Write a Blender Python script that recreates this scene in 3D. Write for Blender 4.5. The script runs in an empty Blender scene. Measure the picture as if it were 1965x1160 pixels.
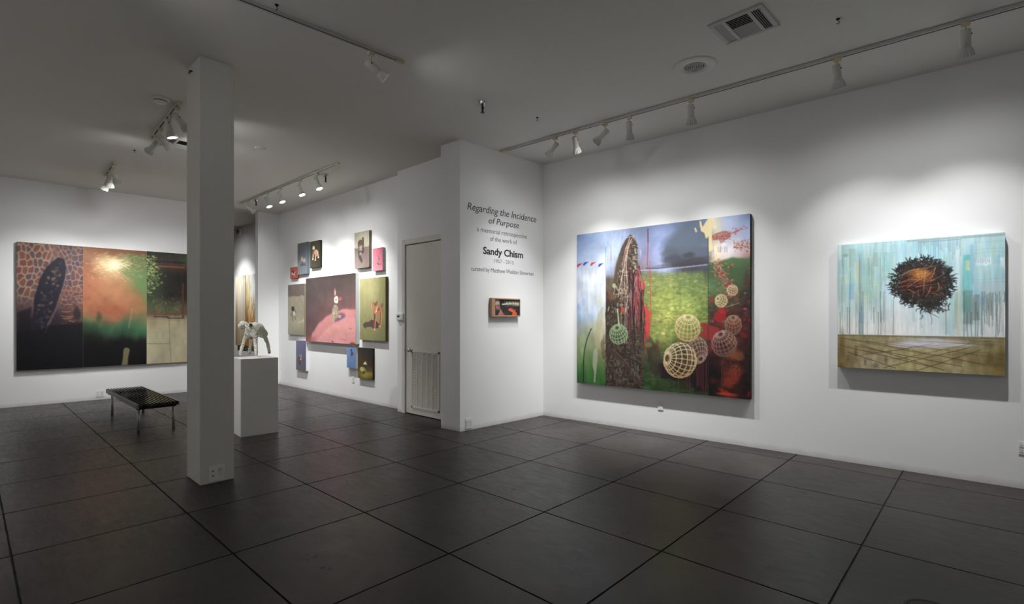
import bpy, bmesh, math, random
import numpy as np
from mathutils import Vector, Matrix

# ------------------------------------------------------------------ camera model (the frame is 1965 x 1160)
F = 979.25; Y0 = 610.376; YAW = 0.751; CH = 1.4; ZC = 3.591
FW = (-math.sin(YAW), math.cos(YAW)); RT = (math.cos(YAW), math.sin(YAW))
def ray(px, py):
    u = (px - 982.5) / F; v = (py - Y0) / F
    return Vector((FW[0] + u * RT[0], FW[1] + u * RT[1], -v))
CAM = Vector((0, 0, CH))
def cast_z(px, py, z):
    d = ray(px, py); return CAM + d * ((z - CH) / d.z)
def cast_plane(px, py, p0, n):
    d = ray(px, py); return CAM + d * ((Vector(p0) - CAM).dot(n) / d.dot(n))
def at_depth(px, py, t):
    return CAM + ray(px, py) * t

class Wall:
    """vertical plane through a floor point; s runs to the viewer's right along it, n points into the room"""
    def __init__(self, x, y, ang_dir):
        self.o = Vector((x, y, 0)); self.s = Vector((ang_dir[0], ang_dir[1], 0)).normalized()
        self.n = Vector((self.s.y, -self.s.x, 0))
    def hit(self, px, py, off=0.0):
        """-> (s, z) of the pixel on the plane pushed off the wall by off"""
        p = cast_plane(px, py, self.o + self.n * off, self.n)
        return (p - self.o).dot(self.s), p.z
    def pt(self, s, z, off=0.0):
        q = self.o + self.s * s + self.n * off; return Vector((q.x, q.y, z))
    def matrix(self, s, z, off=0.0):
        """local x = along wall to the right, local y = up, local z = out of the wall"""
        m = Matrix.Identity(4)
        m.col[0][:3] = self.s; m.col[1][:3] = (0, 0, 1); m.col[2][:3] = self.n; m.col[3][:3] = self.pt(s, z, off)
        return m
W_RIGHT = Wall(0, 5.8908, (1, 0.0489))
W_TITLE = Wall(-4.9267, 0, (0.0458, 1))
W_BACK = Wall(-11.184, 0, (0.0426, 1))
W_ANIM = Wall(0, 4.522, (1, -0.001))
W_DOOR = Wall(0, 4.41, (1, 0))

# ------------------------------------------------------------------ painter: flat picture content as colours, in sRGB
def s2l(c):
    c = np.clip(np.asarray(c, float), 0, 1)
    return np.where(c <= 0.04045, c / 12.92, ((c + 0.055) / 1.055) ** 2.4)

def vnoise(nx, ny, fx, fy, seed):
    r = np.random.RandomState(seed)
    g = r.rand(int(fy) + 3, int(fx) + 3)
    x = np.linspace(0, fx, nx, endpoint=False); y = np.linspace(0, fy, ny, endpoint=False)
    xi = x.astype(int); yi = y.astype(int); xf = x - xi; yf = y - yi
    xf = xf * xf * (3 - 2 * xf); yf = (yf * yf * (3 - 2 * yf))[:, None]
    a = g[np.ix_(yi, xi)]; b = g[np.ix_(yi, xi + 1)]; c = g[np.ix_(yi + 1, xi)]; d = g[np.ix_(yi + 1, xi + 1)]
    return (a * (1 - xf) + b * xf) * (1 - yf) + (c * (1 - xf) + d * xf) * yf
def fbm(nx, ny, fx, fy, seed, oct=4, gain=0.55):
    o = np.zeros((ny, nx)); amp = 1; tot = 0
    for k in range(oct):
        o += amp * vnoise(nx, ny, fx * 2 ** k, fy * 2 ** k, seed + 31 * k); tot += amp; amp *= gain
    return o / tot            # 0..1

class Paint:
    def __init__(self, wall, off, c4, cell=0.0045, seed=1):
        """c4: pixel corners TL, TR, BR, BL of the front face"""
        h = [wall.hit(x, y, off) for x, y in c4]
        self.s0 = (h[0][0] + h[3][0]) / 2; self.s1 = (h[1][0] + h[2][0]) / 2
        self.z1 = (h[0][1] + h[1][1]) / 2; self.z0 = (h[2][1] + h[3][1]) / 2
        self.w = self.s1 - self.s0; self.h = self.z1 - self.z0; self.wall = wall; self.off = off
        self.nx = max(12, int(self.w / cell)); self.ny = max(12, int(self.h / cell))
        self.kx = self.nx / (c4[1][0] - c4[0][0]); self.ky = self.ny * 2 / (c4[3][1] - c4[0][1] + c4[2][1] - c4[1][1])   # cells per photo pixel
        self.px = (self.kx + self.ky) / 2
        self.img = np.zeros((self.ny, self.nx, 3)); self.r = random.Random(seed); self.seed = seed
        self.U, self.V = np.meshgrid((np.arange(self.nx) + .5) / self.nx, (np.arange(self.ny) + .5) / self.ny)
    def T(self, x, y):
        s, z = self.wall.hit(x, y, self.off)
        return (s - self.s0) / self.w * self.nx - .5, (self.z1 - z) / self.h * self.ny - .5
    def u(self, x): return (self.T(x, Y0)[0] + .5) / self.nx
    def matrix(self, rows, u0=0., u1=1., warp=.05, f=3, mask=None):
        """smooth underpainting from [(v, [colours...])]"""
        U = (self.U - u0) / (u1 - u0)
        wx = fbm(self.nx, self.ny, f * 2, f * 2, self.seed + 5) - .5; wy = fbm(self.nx, self.ny, f * 2, f * 2, self.seed + 6) - .5
        Uw = np.clip(U + wx * warp * 2, 0, 1); Vw = np.clip(self.V + wy * warp * 2, 0, 1)
        vs = np.array([r[0] for r in rows]); n = max(len(r[1]) for r in rows)
        M = np.array([[r[1][min(len(r[1]) - 1, int(round(i * (len(r[1]) - 1) / max(1, n - 1))))] for i in range(n)] for r in rows], float) / 255
        k = np.clip(np.searchsorted(vs, Vw, side='right') - 1, 0, len(vs) - 2)
        fv = np.clip((Vw - vs[k]) / (vs[k + 1] - vs[k]), 0, 1)[..., None]
        x = Uw * (n - 1); xi = np.clip(x.astype(int), 0, max(0, n - 2)); fx = (x - xi)[..., None]; fx = fx * fx * (3 - 2 * fx)
        xj = np.minimum(xi + 1, n - 1)
        c = (M[k, xi] * (1 - fx) + M[k, xj] * fx) * (1 - fv) + (M[k + 1, xi] * (1 - fx) + M[k + 1, xj] * fx) * fv
        m = (self.U >= u0) & (self.U < u1) if mask is None else mask
        self.img[m] = c[m]
    def mottle(self, amt, fx, fy, seed=0, region=None, tint=(1, 1, 1), oct=4):
        n = (fbm(self.nx, self.ny, fx, fy, self.seed * 7 + seed, oct) - .5) * 2 * amt
        n = n[..., None] * np.array(tint)
        if region is not None: n = n * region[..., None]
        self.img = np.clip(self.img * (1 + n * 1.2) + n * .12, 0, 1)
    def blend(self, a, col):
        a = np.clip(a, 0, 1)[..., None]; self.img = self.img * (1 - a) + (np.array(col, float) / 255) * a
    def box(self, x0, y0, x1, y1, pad):
        X0 = max(0, int(min(x0, x1) - pad)); X1 = min(self.nx, int(max(x0, x1) + pad + 2))
        A0 = max(0, int(min(y0, y1) - pad)); A1 = min(self.ny, int(max(y0, y1) + pad + 2))
        return X0, X1, A0, A1
    def seg(self, a, b, w0, w1, col, al):
        X0, X1, A0, A1 = self.box(a[0], a[1], b[0], b[1], max(w0, w1) + 1)
        if X1 <= X0 or A1 <= A0: return
        gx = np.arange(X0, X1)[None, :]; gy = np.arange(A0, A1)[:, None]
        dx, dy = b[0] - a[0], b[1] - a[1]; L = dx * dx + dy * dy + 1e-9
        t = np.clip(((gx - a[0]) * dx + (gy - a[1]) * dy) / L, 0, 1)
        d = np.hypot(gx - a[0] - t * dx, gy - a[1] - t * dy); w = w0 + (w1 - w0) * t
        m = np.clip(w - d + .5, 0, 1) * np.clip(w * 2 + .15, 0, 1) * al
        s = self.img[A0:A1, X0:X1]; s[:] = s * (1 - m[..., None]) + (np.array(col, float) / 255) * m[..., None]
    def stroke(self, pts, w, col, al=1., w1=None, smooth=True, cells=False, col2=None):
        """polyline through photo pixels; w = width in photo pixels"""
        p = [q if cells else self.T(*q) for q in pts]
        if smooth and len(p) > 2:
            q = []
            for i in range(len(p) - 1):
                p0 = p[max(0, i - 1)]; p1 = p[i]; p2 = p[i + 1]; p3 = p[min(len(p) - 1, i + 2)]
                for k in range(5):
                    t = k / 5
                    q.append(tuple(.5 * (2 * p1[j] + (p2[j] - p0[j]) * t + (2 * p0[j] - 5 * p1[j] + 4 * p2[j] - p3[j]) * t * t + (3 * p1[j] - p0[j] - 3 * p2[j] + p3[j]) * t ** 3) for j in (0, 1)))
            q.append(p[-1]); p = q
        w /= 2; w1 = w if w1 is None else w1 / 2; n = len(p) - 1
        for i in range(n):
            c = col if col2 is None else tuple(col[k] + (col2[k] - col[k]) * i / n for k in range(3))
            dx = abs(p[i + 1][0] - p[i][0]) / self.kx; dy = abs(p[i + 1][1] - p[i][1]) / self.ky
            k = self.px if dx + dy < .3 else (dy * self.kx + dx * self.ky) / (dx + dy)
            self.seg(p[i], p[i + 1], (w + (w1 - w) * i / n) * k, (w + (w1 - w) * (i + 1) / n) * k, c, al)
    def blob(self, x, y, rx, ry, col, al=1., soft=.3, rag=0., rot=0., f=6):
        cx, cy = self.T(x, y); R = max(rx, ry) * (1.3 + rag) * max(self.kx, self.ky)
        X0, X1, A0, A1 = self.box(cx, cy, cx, cy, R + 1)
        if X1 <= X0 or A1 <= A0: return
        gx = (np.arange(X0, X1)[None, :] - cx) / self.kx; gy = (np.arange(A0, A1)[:, None] - cy) / self.ky
        c, s = math.cos(rot), math.sin(rot)
        d = np.hypot((gx * c + gy * s) / max(rx, .4), (-gx * s + gy * c) / max(ry, .4))
        if rag: d = d + (fbm(X1 - X0, A1 - A0, f, f, self.r.randrange(9999), 3) - .5) * 2 * rag
        e = max(soft, .5 / max(1, min(rx, ry) * self.px))
        m = np.clip((1 - d) / e + .5, 0, 1) * al
        s_ = self.img[A0:A1, X0:X1]; s_[:] = s_ * (1 - m[..., None]) + (np.array(col, float) / 255) * m[..., None]
    def poly(self, pts, col, al=1., rag=0., f=8, feather=0.):
        p = np.array([self.T(*q) for q in pts])
        X0, X1, A0, A1 = self.box(p[:, 0].min(), p[:, 1].min(), p[:, 0].max(), p[:, 1].max(), 3)
        if X1 <= X0 or A1 <= A0: return
        SS = 3; gx = X0 + (np.arange((X1 - X0) * SS) + .5) / SS - .5; gy = A0 + (np.arange((A1 - A0) * SS) + .5) / SS - .5
        GX, GY = np.meshgrid(gx, gy)
        if rag:
            a = (fbm(GX.shape[1], GX.shape[0], f, f, self.r.randrange(9999), 3) - .5) * 2 * rag * self.px
            b = (fbm(GX.shape[1], GX.shape[0], f, f, self.r.randrange(9999), 3) - .5) * 2 * rag * self.px
            GX = GX + a; GY = GY + b
        ins = np.zeros(GX.shape, bool); n = len(p)
        for i in range(n):
            x0, y0 = p[i]; x1, y1 = p[(i + 1) % n]
            c = ((y0 > GY) != (y1 > GY)) & (GX < (x1 - x0) * (GY - y0) / (y1 - y0 + 1e-12) + x0); ins ^= c
        m = ins.reshape(A1 - A0, SS, X1 - X0, SS).mean(axis=(1, 3)) * al
        for _ in range(int(feather * self.px)):
            k = np.pad(m, 1, mode='edge'); m = (k[1:-1, 1:-1] * 2 + k[:-2, 1:-1] + k[2:, 1:-1] + k[1:-1, :-2] + k[1:-1, 2:]) / 6
        s_ = self.img[A0:A1, X0:X1]; s_[:] = s_ * (1 - m[..., None]) + (np.array(col, float) / 255) * m[..., None]
    def voronoi(self, nx, ny, line, cell, al=1., lw=.1, mask=None, warp=0., shear=0.):
        """a net of light lines round darker cells, one colour per cell drawn from the list"""
        rr = np.random.RandomState(self.seed + nx)
        U = self.U * nx + warp * (fbm(self.nx, self.ny, 3, 3, self.seed + 90) - .5) * nx; V = self.V * ny + shear * self.U * ny + warp * (fbm(self.nx, self.ny, 3, 3, self.seed + 91) - .5) * ny
        best = np.full(U.shape, 9.); sec = np.full(U.shape, 9.); idx = np.zeros(U.shape, int); k = 0
        for j in range(-4, ny + 5):
            for i in range(-3, nx + 4):
                d = np.hypot(U - (i + rr.rand() * .75 + (.5 if j % 2 else 0)), (V - (j + rr.rand() * .6)) * 1.0)
                c = rr.randint(len(cell)); m = d < best; sec = np.where(m, best, np.minimum(sec, d)); idx = np.where(m, c, idx); best = np.where(m, d, best)
        e = sec - best; a = np.clip((e - lw) / (lw * 1.6) + .5, 0, 1)[..., None]
        C = np.array(cell, float)[idx] / 255; Ln = (np.array(line, float) / 255) if not callable(line) else line(self)
        out = Ln * (1 - a) + C * a; w = (al * (np.ones(U.shape) if mask is None else mask))[..., None]
        self.img = self.img * (1 - w) + out * w
    def globe(self, cx, cy, rx, ry, pole, nm, npar, cf, cb, w, cf2=None):
        ax = Vector(pole).normalized(); e1 = ax.orthogonal().normalized(); e2 = ax.cross(e1)
        def line(P, shade):
            for back in (1, 0):
                for i in range(len(P) - 1):
                    m = (P[i] + P[i + 1]) / 2
                    if (m.z < 0) != bool(back): continue
                    k = (m.y + 1) / 2
                    c = cb if back else (cf if cf2 is None else tuple(cf2[j] + (cf[j] - cf2[j]) * k for j in range(3)))
                    a = (cx + P[i].x * rx, cy - P[i].y * ry); b = (cx + P[i + 1].x * rx, cy - P[i + 1].y * ry)
                    self.stroke([a, b], w * (.6 if back else 1), c, .65 if back else .95, smooth=False)
        for k in range(nm):
            a = 2 * math.pi * k / nm
            line([ax * math.cos(t) + (e1 * math.cos(a) + e2 * math.sin(a)) * math.sin(t) for t in [math.pi * j / 14 for j in range(1, 14)]], 0)
        for k in range(1, npar + 1):
            t = math.pi * k / (npar + 1)
            line([ax * math.cos(t) + (e1 * math.cos(a) + e2 * math.sin(a)) * math.sin(t) for a in [2 * math.pi * j / 22 for j in range(23)]], 0)

R_ = random.Random(77)
def big_painting():
    """six-foot landscape with wicker spheres, three joined boards"""
    P = Paint(W_RIGHT, .06, [(1107.2, 450.8), (1437.8, 410.6), (1441, 766.6), (1107.2, 735.8)], .0056, 3)
    r = P.r; a = P.u(1162.5); b = P.u(1359)
    P.matrix([(0, [(112, 136, 182), (128, 152, 196), (150, 172, 212)]), (.14, [(126, 146, 186), (160, 176, 204), (184, 196, 216)]),
              (.28, [(176, 186, 202), (206, 212, 220), (222, 224, 232)]), (.42, [(172, 182, 198), (192, 202, 212), (204, 212, 220)]),
              (.56, [(148, 170, 206), (170, 188, 210), (196, 206, 208)]), (.63, [(150, 162, 170), (176, 186, 160), (196, 190, 160)]),
              (.72, [(138, 150, 112), (150, 158, 118), (176, 164, 130)]), (.82, [(96, 128, 72), (104, 134, 78), (122, 120, 80)]),
              (.92, [(48, 104, 44), (58, 112, 48), (56, 104, 44)]), (1, [(42, 88, 38), (48, 96, 42), (40, 84, 34)])], 0, a, .05)
    P.matrix([(0, [(150, 172, 214), (138, 152, 186), (112, 128, 164), (128, 146, 190), (96, 112, 140), (112, 132, 168)]),
              (.12, [(168, 188, 222), (124, 128, 142), (116, 124, 158), (136, 152, 198), (88, 98, 114), (94, 106, 128)]),
              (.22, [(160, 176, 214), (110, 100, 96), (122, 114, 138), (140, 152, 192), (74, 80, 92), (84, 94, 112)]),
              (.285, [(150, 160, 190), (92, 78, 64), (122, 104, 108), (150, 164, 200), (66, 62, 68), (72, 70, 82)]),
              (.315, [(100, 90, 75), (80, 70, 55), (116, 118, 80), (112, 126, 74), (94, 114, 66), (88, 108, 68)]),
              (.43, [(92, 70, 50), (76, 60, 45), (116, 132, 66), (146, 160, 72), (122, 146, 70), (102, 128, 66)]),
              (.55, [(70, 55, 42), (60, 45, 38), (128, 138, 64), (168, 174, 80), (150, 166, 72), (112, 140, 66)]),
              (.66, [(60, 45, 35), (60, 42, 35), (98, 108, 58), (138, 148, 68), (124, 138, 64), (94, 96, 52)]),
              (.75, [(50, 38, 30), (50, 38, 32), (74, 84, 46), (96, 108, 52), (70, 66, 42), (60, 38, 32)]),
              (.87, [(45, 35, 30), (55, 45, 35), (52, 70, 42), (48, 58, 36), (32, 26, 27), (28, 20, 24)]),
              (1, [(40, 32, 28), (50, 54, 36), (46, 82, 40), (56, 88, 40), (48, 72, 36), (44, 76, 38)])], a, b, .03)
    P.matrix([(0, [(240, 224, 178), (150, 166, 204), (132, 154, 204)]), (.12, [(238, 218, 168), (190, 192, 212), (160, 176, 214)]),
              (.2, [(240, 220, 170), (214, 206, 212), (190, 164, 172)]), (.235, [(236, 214, 164), (206, 192, 190), (180, 136, 124)]),
              (.25, [(62, 92, 56), (78, 112, 64), (88, 112, 72)]), (.37, [(80, 112, 72), (74, 100, 62), (58, 80, 58)]),
              (.48, [(86, 104, 62), (88, 66, 52), (70, 50, 48)]), (.6, [(80, 44, 36), (100, 40, 38), (84, 34, 38)]),
              (.72, [(104, 34, 34), (60, 28, 28), (56, 32, 32)]), (.85, [(28, 20, 25), (60, 32, 24), (33, 22, 22)]), (1, [(25, 18, 22), (70, 28, 20), (30, 20, 20)])], b, 1.01, .03)
    P.mottle(.12, 10, 10, 1); P.mottle(.14, 60, 9, 2, (P.U < b) * np.clip((P.V - .1) * 6, 0, 1) * .7); P.mottle(.2, 46, 60, 3, np.clip((P.V - .3) * 8, 0, 1) * (P.U > a), (1, .9, .7)); P.mottle(.16, 16, 26, 8, np.clip((P.V - .3) * 8, 0, 1) * (P.U > a), (1, .9, .7))
    # storm cloud
    for x, y, rx, ry, c in [(1300, 475, 25, 26, (84, 92, 106)), (1330, 455, 34, 26, (90, 102, 120)), (1285, 487, 14, 12, (80, 86, 98)), (1340, 490, 26, 14, (86, 94, 112)), (1290, 500, 20, 9, (66, 66, 76)), (1335, 502, 30, 8, (62, 58, 66)), (1310, 508, 40, 4, (66, 58, 60)), (1322, 490, 10, 5, (60, 64, 62))]:
        P.blob(x, y, rx, ry, c, .8, .7, .25)
    P.stroke([(1226, 519.5), (1265, 518), (1310, 513.5), (1359, 508)], 2.2, (150, 160, 190), .7)
    P.stroke([(1240, 515), (1265, 515), (1300, 511), (1358, 504.5)], 2.2, (64, 56, 66), .7)
    # greens and yellows dabbed over the meadow
    for _ in range(1100):
        x = r.uniform(1228, 1357); y = 521 + 110 * r.random() ** .8; L = r.uniform(1.5, 6)
        c = r.choice([(166, 180, 74), (190, 192, 86), (118, 146, 66), (90, 122, 62), (148, 168, 88), (194, 184, 92), (134, 120, 70), (84, 100, 56), (150, 110, 70)])
        P.stroke([(x, y), (x + L, y - L * .1 + r.uniform(-1, 1))], r.uniform(1, 2.8), c, r.uniform(.2, .5))
    for _ in range(90):
        x = r.uniform(1225, 1350); y = r.uniform(600, 760)
        P.stroke([(x, y), (x + r.uniform(-3, 6), y + r.uniform(-2, 2))], r.uniform(1, 3), r.choice([(150, 150, 60), (70, 110, 50), (150, 90, 50), (60, 60, 40), (120, 60, 50)]), .35)
    # dark red wash and drips bottom middle
    P.poly([(1262, 700), (1290, 690), (1350, 690), (1358, 700), (1358, 752), (1330, 752), (1325, 730), (1270, 728)], (30, 20, 26), .85, 4, 8, 3)
    P.poly([(1240, 640), (1262, 660), (1272, 720), (1254, 724), (1242, 690)], (60, 40, 40), .55, 4, 8, 4)
    P.poly([(1343, 622), (1352, 618), (1362, 624), (1378, 630), (1384, 642), (1366, 654), (1352, 652), (1340, 642), (1350, 636)], (158, 44, 42), .95, 2.5)
    P.poly([(1376, 596), (1388, 592), (1394, 604), (1390, 620), (1380, 620), (1368, 612)], (168, 34, 38), .95, 2)
    P.blob(1385, 596, 5, 6, (196, 34, 44), .9, .4, .2)
    for x in (1302, 1318, 1324, 1337, 1341, 1345, 1349, 1355, 1386, 1390):
        P.stroke([(x, 700 + r.uniform(-10, 10)), (x + r.uniform(-1, 1), 725), (x + r.uniform(-1, 1), 745 + r.uniform(-5, 12))], 1.2, (140, 44, 44), .75)
    for x, y, rx, ry, c in [(1405, 680, 8, 12, (150, 62, 36)), (1414, 682, 10, 8, (146, 84, 44)), (1404, 724, 12, 16, (148, 44, 30)), (1412, 712, 9, 12, (120, 46, 30)), (1398, 734, 8, 8, (150, 50, 28)), (1393, 755, 12, 4, (190, 40, 26)), (1437, 757, 3, 6, (160, 26, 24)), (1368, 730, 6, 5, (90, 24, 24)), (1404, 655, 10, 8, (140, 80, 44)), (1428, 644, 6, 4, (140, 36, 30))]:
        P.blob(x, y, rx, ry, c, .75, .8, .5, .5)
    for _ in range(60):
        P.blob(r.gauss(1408, 6), r.gauss(715, 12), .9, .9, (210, 80, 50), .5)
    P.blob(1394, 757, 14, 2.2, (216, 66, 40), .7, .8, .5)
    # poppies and blossom dots on the right board
    for _ in range(320):
        t = r.random(); x = 1375 + 26 * t + r.gauss(0, 7); y = 502 + 68 * t + r.gauss(0, 5)
        P.stroke([(x, y), (x + r.uniform(-2, 2), y + r.uniform(-2, 2))], r.uniform(.7, 1.5), r.choice([(214, 110, 90), (190, 62, 60), (232, 170, 150), (120, 60, 50), (220, 90, 80)]), .8)
    for _ in range(75):
        x = r.uniform(1362, 1440); y = r.uniform(508, 620)
        if y < 530 and x < 1372: continue
        P.blob(x, y, r.uniform(1, 3.2), r.uniform(1, 3), r.choice([(178, 34, 52), (206, 74, 92), (150, 24, 36), (90, 110, 80), (110, 26, 34), (60, 84, 60)]), .75, .5, .4)
    P.blob(1433, 535, 3, 14, (96, 50, 44), .7, .6); P.blob(1366, 576, 3, 6, (180, 40, 60), .7, .5, .3)
    P.poly([(1362, 555), (1390, 548), (1396, 556), (1384, 566), (1362, 570)], (96, 124, 66), .6, 3, 8, 2)
    P.stroke([(1393, 590), (1418, 582)], 1.5, (150, 160, 90), .8)
    # umbrella-shaped red tree on the skyline
    P.poly([(1366, 452), (1380, 446), (1394, 443), (1402, 448), (1401, 456), (1390, 462), (1388, 467), (1382, 467), (1380, 461), (1366, 461)], (150, 92, 80), .85, 1.2)
    for _ in range(260):
        x = r.uniform(1366, 1402); y = r.uniform(444, 465)
        if y < 451 - (x - 1366) * .2: continue
        if y > 461 and not 1380 < x < 1392: continue
        P.stroke([(x, y), (x + r.uniform(-1.4, 1.4), y + r.uniform(-1.4, 1.4))], .8, r.choice([(206, 110, 90), (170, 70, 60), (230, 180, 150), (120, 60, 56)]), .8)
    P.stroke([(1384, 465), (1382, 484)], 2.5, (170, 150, 160), .8)
    for x in (1391, 1395, 1378, 1369): P.stroke([(x, 470 + r.uniform(0, 6)), (x, 484)], .8, (150, 90, 80), .7)
    for _ in range(130):
        x = r.uniform(1408, 1438); y = r.gauss(472, 5)
        P.blob(x, y, 1, .9, r.choice([(180, 90, 70), (220, 180, 120), (140, 60, 50)]), .7)
    for _ in range(46):
        x = r.uniform(1388, 1438); y = 448 - (x - 1400) * .3 + r.gauss(0, 4)
        P.blob(x, y, 1, .9, (184, 84, 84), .7)
    P.stroke([(1406, 448), (1413, 444), (1418, 443)], 1.6, (180, 60, 60), .9)
    P.blob(1388, 470, 6, 4, (225, 228, 240), .8, .6, .4)
    # cream paint patches
    P.poly([(1342, 425), (1346, 424), (1348, 436), (1356, 424), (1358, 421), (1366, 418), (1366, 480), (1360, 484), (1359, 456), (1354, 458), (1351, 446), (1345, 444)], (228, 206, 150), .95, 1)
    P.poly([(1332, 438), (1335, 437), (1338, 444), (1335, 447)], (214, 200, 150), .9)
    # left board: bunting, reed, streaks
    for x, y, c in [(1110, 509, (182, 52, 50)), (1122, 506, (52, 58, 150)), (1136, 506.5, (190, 56, 54)), (1151, 508.5, (58, 62, 170))]:
        P.poly([(x - 3.5, y + 2.5), (x - 1, y - 2), (x + 8, y - 3.5), (x + 2.5, y + 1), (x - 1.5, y + 4.5)], c)
    P.stroke([(1119.5, 734), (1119.5, 700), (1122, 672), (1127, 650), (1135, 631)], 1.8, (26, 34, 24))
    P.poly([(1140, 646), (1148, 600), (1156, 590), (1160, 588), (1158, 610), (1152, 640), (1149, 668), (1144, 674)], (176, 160, 120), .55, 2, 8, 2)
    P.poly([(1139, 672), (1145, 668), (1148, 680), (1145, 706), (1142, 735), (1140, 735), (1140, 716), (1137, 700)], (160, 166, 140), .85, 1)
    P.poly([(1152, 660), (1160, 640), (1162, 690), (1156, 690)], (70, 60, 40), .5, 2, 8, 2)
    P.blob(1109, 590, 6, 9, (120, 150, 208), .6, .9, .3); P.blob(1120, 580, 5, 9, (134, 158, 210), .5, .9, .3); P.blob(1152, 575, 8, 12, (206, 212, 178), .5, .9, .2)
    P.stroke([(1162.6, 449), (1162.6, 560)], 1, (180, 196, 225), .6)
    # sky left of the tower
    P.blob(1180, 475, 14, 22, (176, 196, 230), .8, .8, .4); P.blob(1195, 455, 16, 10, (160, 180, 220), .6, .8, .4)
    for _ in range(60):
        x = r.uniform(1164, 1232); y = r.uniform(440, 500)
        P.stroke([(x, y), (x + r.uniform(-1, 1), y + r.uniform(5, 18))], 1.3, r.choice([(196, 210, 236), (140, 156, 186), (110, 116, 126), (120, 150, 205)]), .3)
    P.stroke([(1172.5, 470), (1172.5, 500)], .9, (186, 50, 56), .8)
    # tower
    tower = [(1209, 450), (1216, 456), (1223, 468), (1225, 520), (1230, 600), (1236, 680), (1232, 752), (1164, 745), (1162, 620), (1168, 580), (1178, 540), (1184, 505), (1191, 478), (1200, 460)]
    P.poly([(1163, 650), (1163, 585), (1174, 560), (1178, 745), (1163, 745)], (58, 44, 36), .85, 3, 8, 1)
    P.poly(tower, (82, 68, 54), .95, 1.5)
    P.poly([(1164, 744), (1164, 560), (1180, 580), (1190, 650), (1230, 680), (1234, 750)], (58, 44, 36), .75, 3, 8, 3)
    def inside(x, y):
        t = (y - 452) / 290
        return 1205 - 44 * min(1, t * 1.75) < x < 1218 + 14 * t
    for _ in range(2600):
        x = r.uniform(1163, 1236); y = r.uniform(456, 745)
        if not inside(x, y): continue
        L = r.uniform(2, 9); an = r.choice([0.05, .1, 1.45, 1.6, 1.2, 1.9]) + r.uniform(-.2, .2)
        dk = y > 600
        c = r.choice([(30, 23, 20), (44, 35, 28), (120, 108, 88), (158, 146, 122) if not dk else (96, 84, 66), (70, 56, 44), (190, 182, 160) if not dk else (80, 66, 52), (40, 32, 28)])
        P.stroke([(x, y), (x + L * math.cos(an), y + L * math.sin(an))], r.uniform(.9, 1.9), c, .9)
    for k in range(10):
        x = 1178 + k * 3 + r.uniform(-1, 1)
        P.stroke([(1211 - (9 - k) * .5, 456), (1206 - (9 - k) * 2.4 + k * .5, 500), (x - 4 + k * 2, 580), (x - 6 + k * 2.2, 660)], 1.2, r.choice([(70, 54, 46), (180, 140, 126), (60, 46, 40), (150, 110, 100)]), .85)
    P.stroke([(1216, 453), (1209, 466), (1203, 486), (1196, 520), (1186, 570)], 1.6, (196, 160, 146), .9)
    P.stroke([(1212, 460), (1205, 480), (1202, 520), (1206, 560), (1200, 600)], 1.3, (206, 170, 156), .8)
    P.stroke([(1217, 453), (1204, 456)], 1.2, (180, 176, 170), .9); P.stroke([(1213, 452), (1213.5, 590)], 1.2, (80, 66, 56), .8)
    P.blob(1178.5, 549, 4, 5, (170, 168, 120), .9, .4, .2); P.blob(1173, 570, 7, 8, (120, 70, 50), .7, .7, .4)
    P.stroke([(1170, 672), (1190, 690), (1228, 738)], 8, (72, 52, 42), .85); P.stroke([(1172, 668), (1192, 685), (1230, 730)], 1.2, (120, 100, 84), .7)
    for _ in range(60):
        x = r.uniform(1176, 1226); y = r.uniform(690, 742)
        P.stroke([(x, y), (x + r.uniform(-1, 2), y + r.uniform(2, 7))], 1.5, r.choice([(116, 122, 104), (130, 132, 118), (70, 80, 60)]), .55)
    # red and black reeds to the right of the tower
    for _ in range(120):
        x = r.uniform(1207, 1238); y = r.uniform(510, 600) + max(0, x - 1228) * 3; L = r.uniform(20, 80)
        c = r.choice([(30, 22, 28), (30, 22, 28), (196, 44, 56), (44, 30, 36), (200, 60, 66), (96, 60, 60), (24, 18, 24), (150, 110, 100)])
        P.stroke([(x, y), (x + r.uniform(-2, 3), y + L / 2), (x + r.uniform(-3, 7), min(y + L, 690))], r.uniform(1, 2.4), c, .85, .5)
    P.poly([(1236, 590), (1240, 585), (1247, 600), (1246, 640), (1244, 655), (1238, 636), (1240, 610)], (214, 54, 54), .9, 1.2)
    P.stroke([(1247, 515), (1248, 560), (1249, 610), (1246, 625)], 1.6, (206, 50, 56), .9); P.stroke([(1243, 441), (1243.5, 470), (1242, 510)], 1.6, (150, 60, 70), .9); P.stroke([(1243.5, 440), (1243.5, 465)], 2, (84, 56, 60), .8)
    P.blob(1195, 595, 3, 6, (206, 60, 44), .95, .3, .2)
    P.stroke([(1193, 572), (1195, 600)], 1.2, (120, 60, 50), .8)
    P.blob(1245, 662, 6, 6, (150, 130, 70), .6, .7, .6); P.blob(1262, 664, 3, 12, (110, 56, 46), .6, .6)
    P.blob(1273, 640, 4, 3, (220, 212, 130), .9, .5, .3)
    # wicker spheres
    P.stroke([(1185.5, 594), (1186.5, 610), (1188, 624)], 1.4, (168, 190, 140), .95, 3)
    P.blob(1187, 642, 17, 19, (60, 80, 52), .55, .3); P.globe(1187, 642, 17.5, 19.5, (-.15, .55, .6), 18, 7, (164, 196, 140), (96, 120, 84), 1.0)
    P.blob(1339, 673, 19, 24, (70, 40, 38), .35, .5); P.globe(1338.5, 673, 19.5, 25.5, (.25, -.5, .5), 18, 8, (186, 146, 130), (130, 90, 76), 1.1)
    P.blob(1319.5, 629.5, 23, 24, (110, 130, 50), .35, .4); P.globe(1319.5, 629.7, 24.3, 26, (.05, .75, .55), 18, 8, (238, 222, 170), (196, 150, 80), 1.2, (206, 168, 120))
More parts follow.
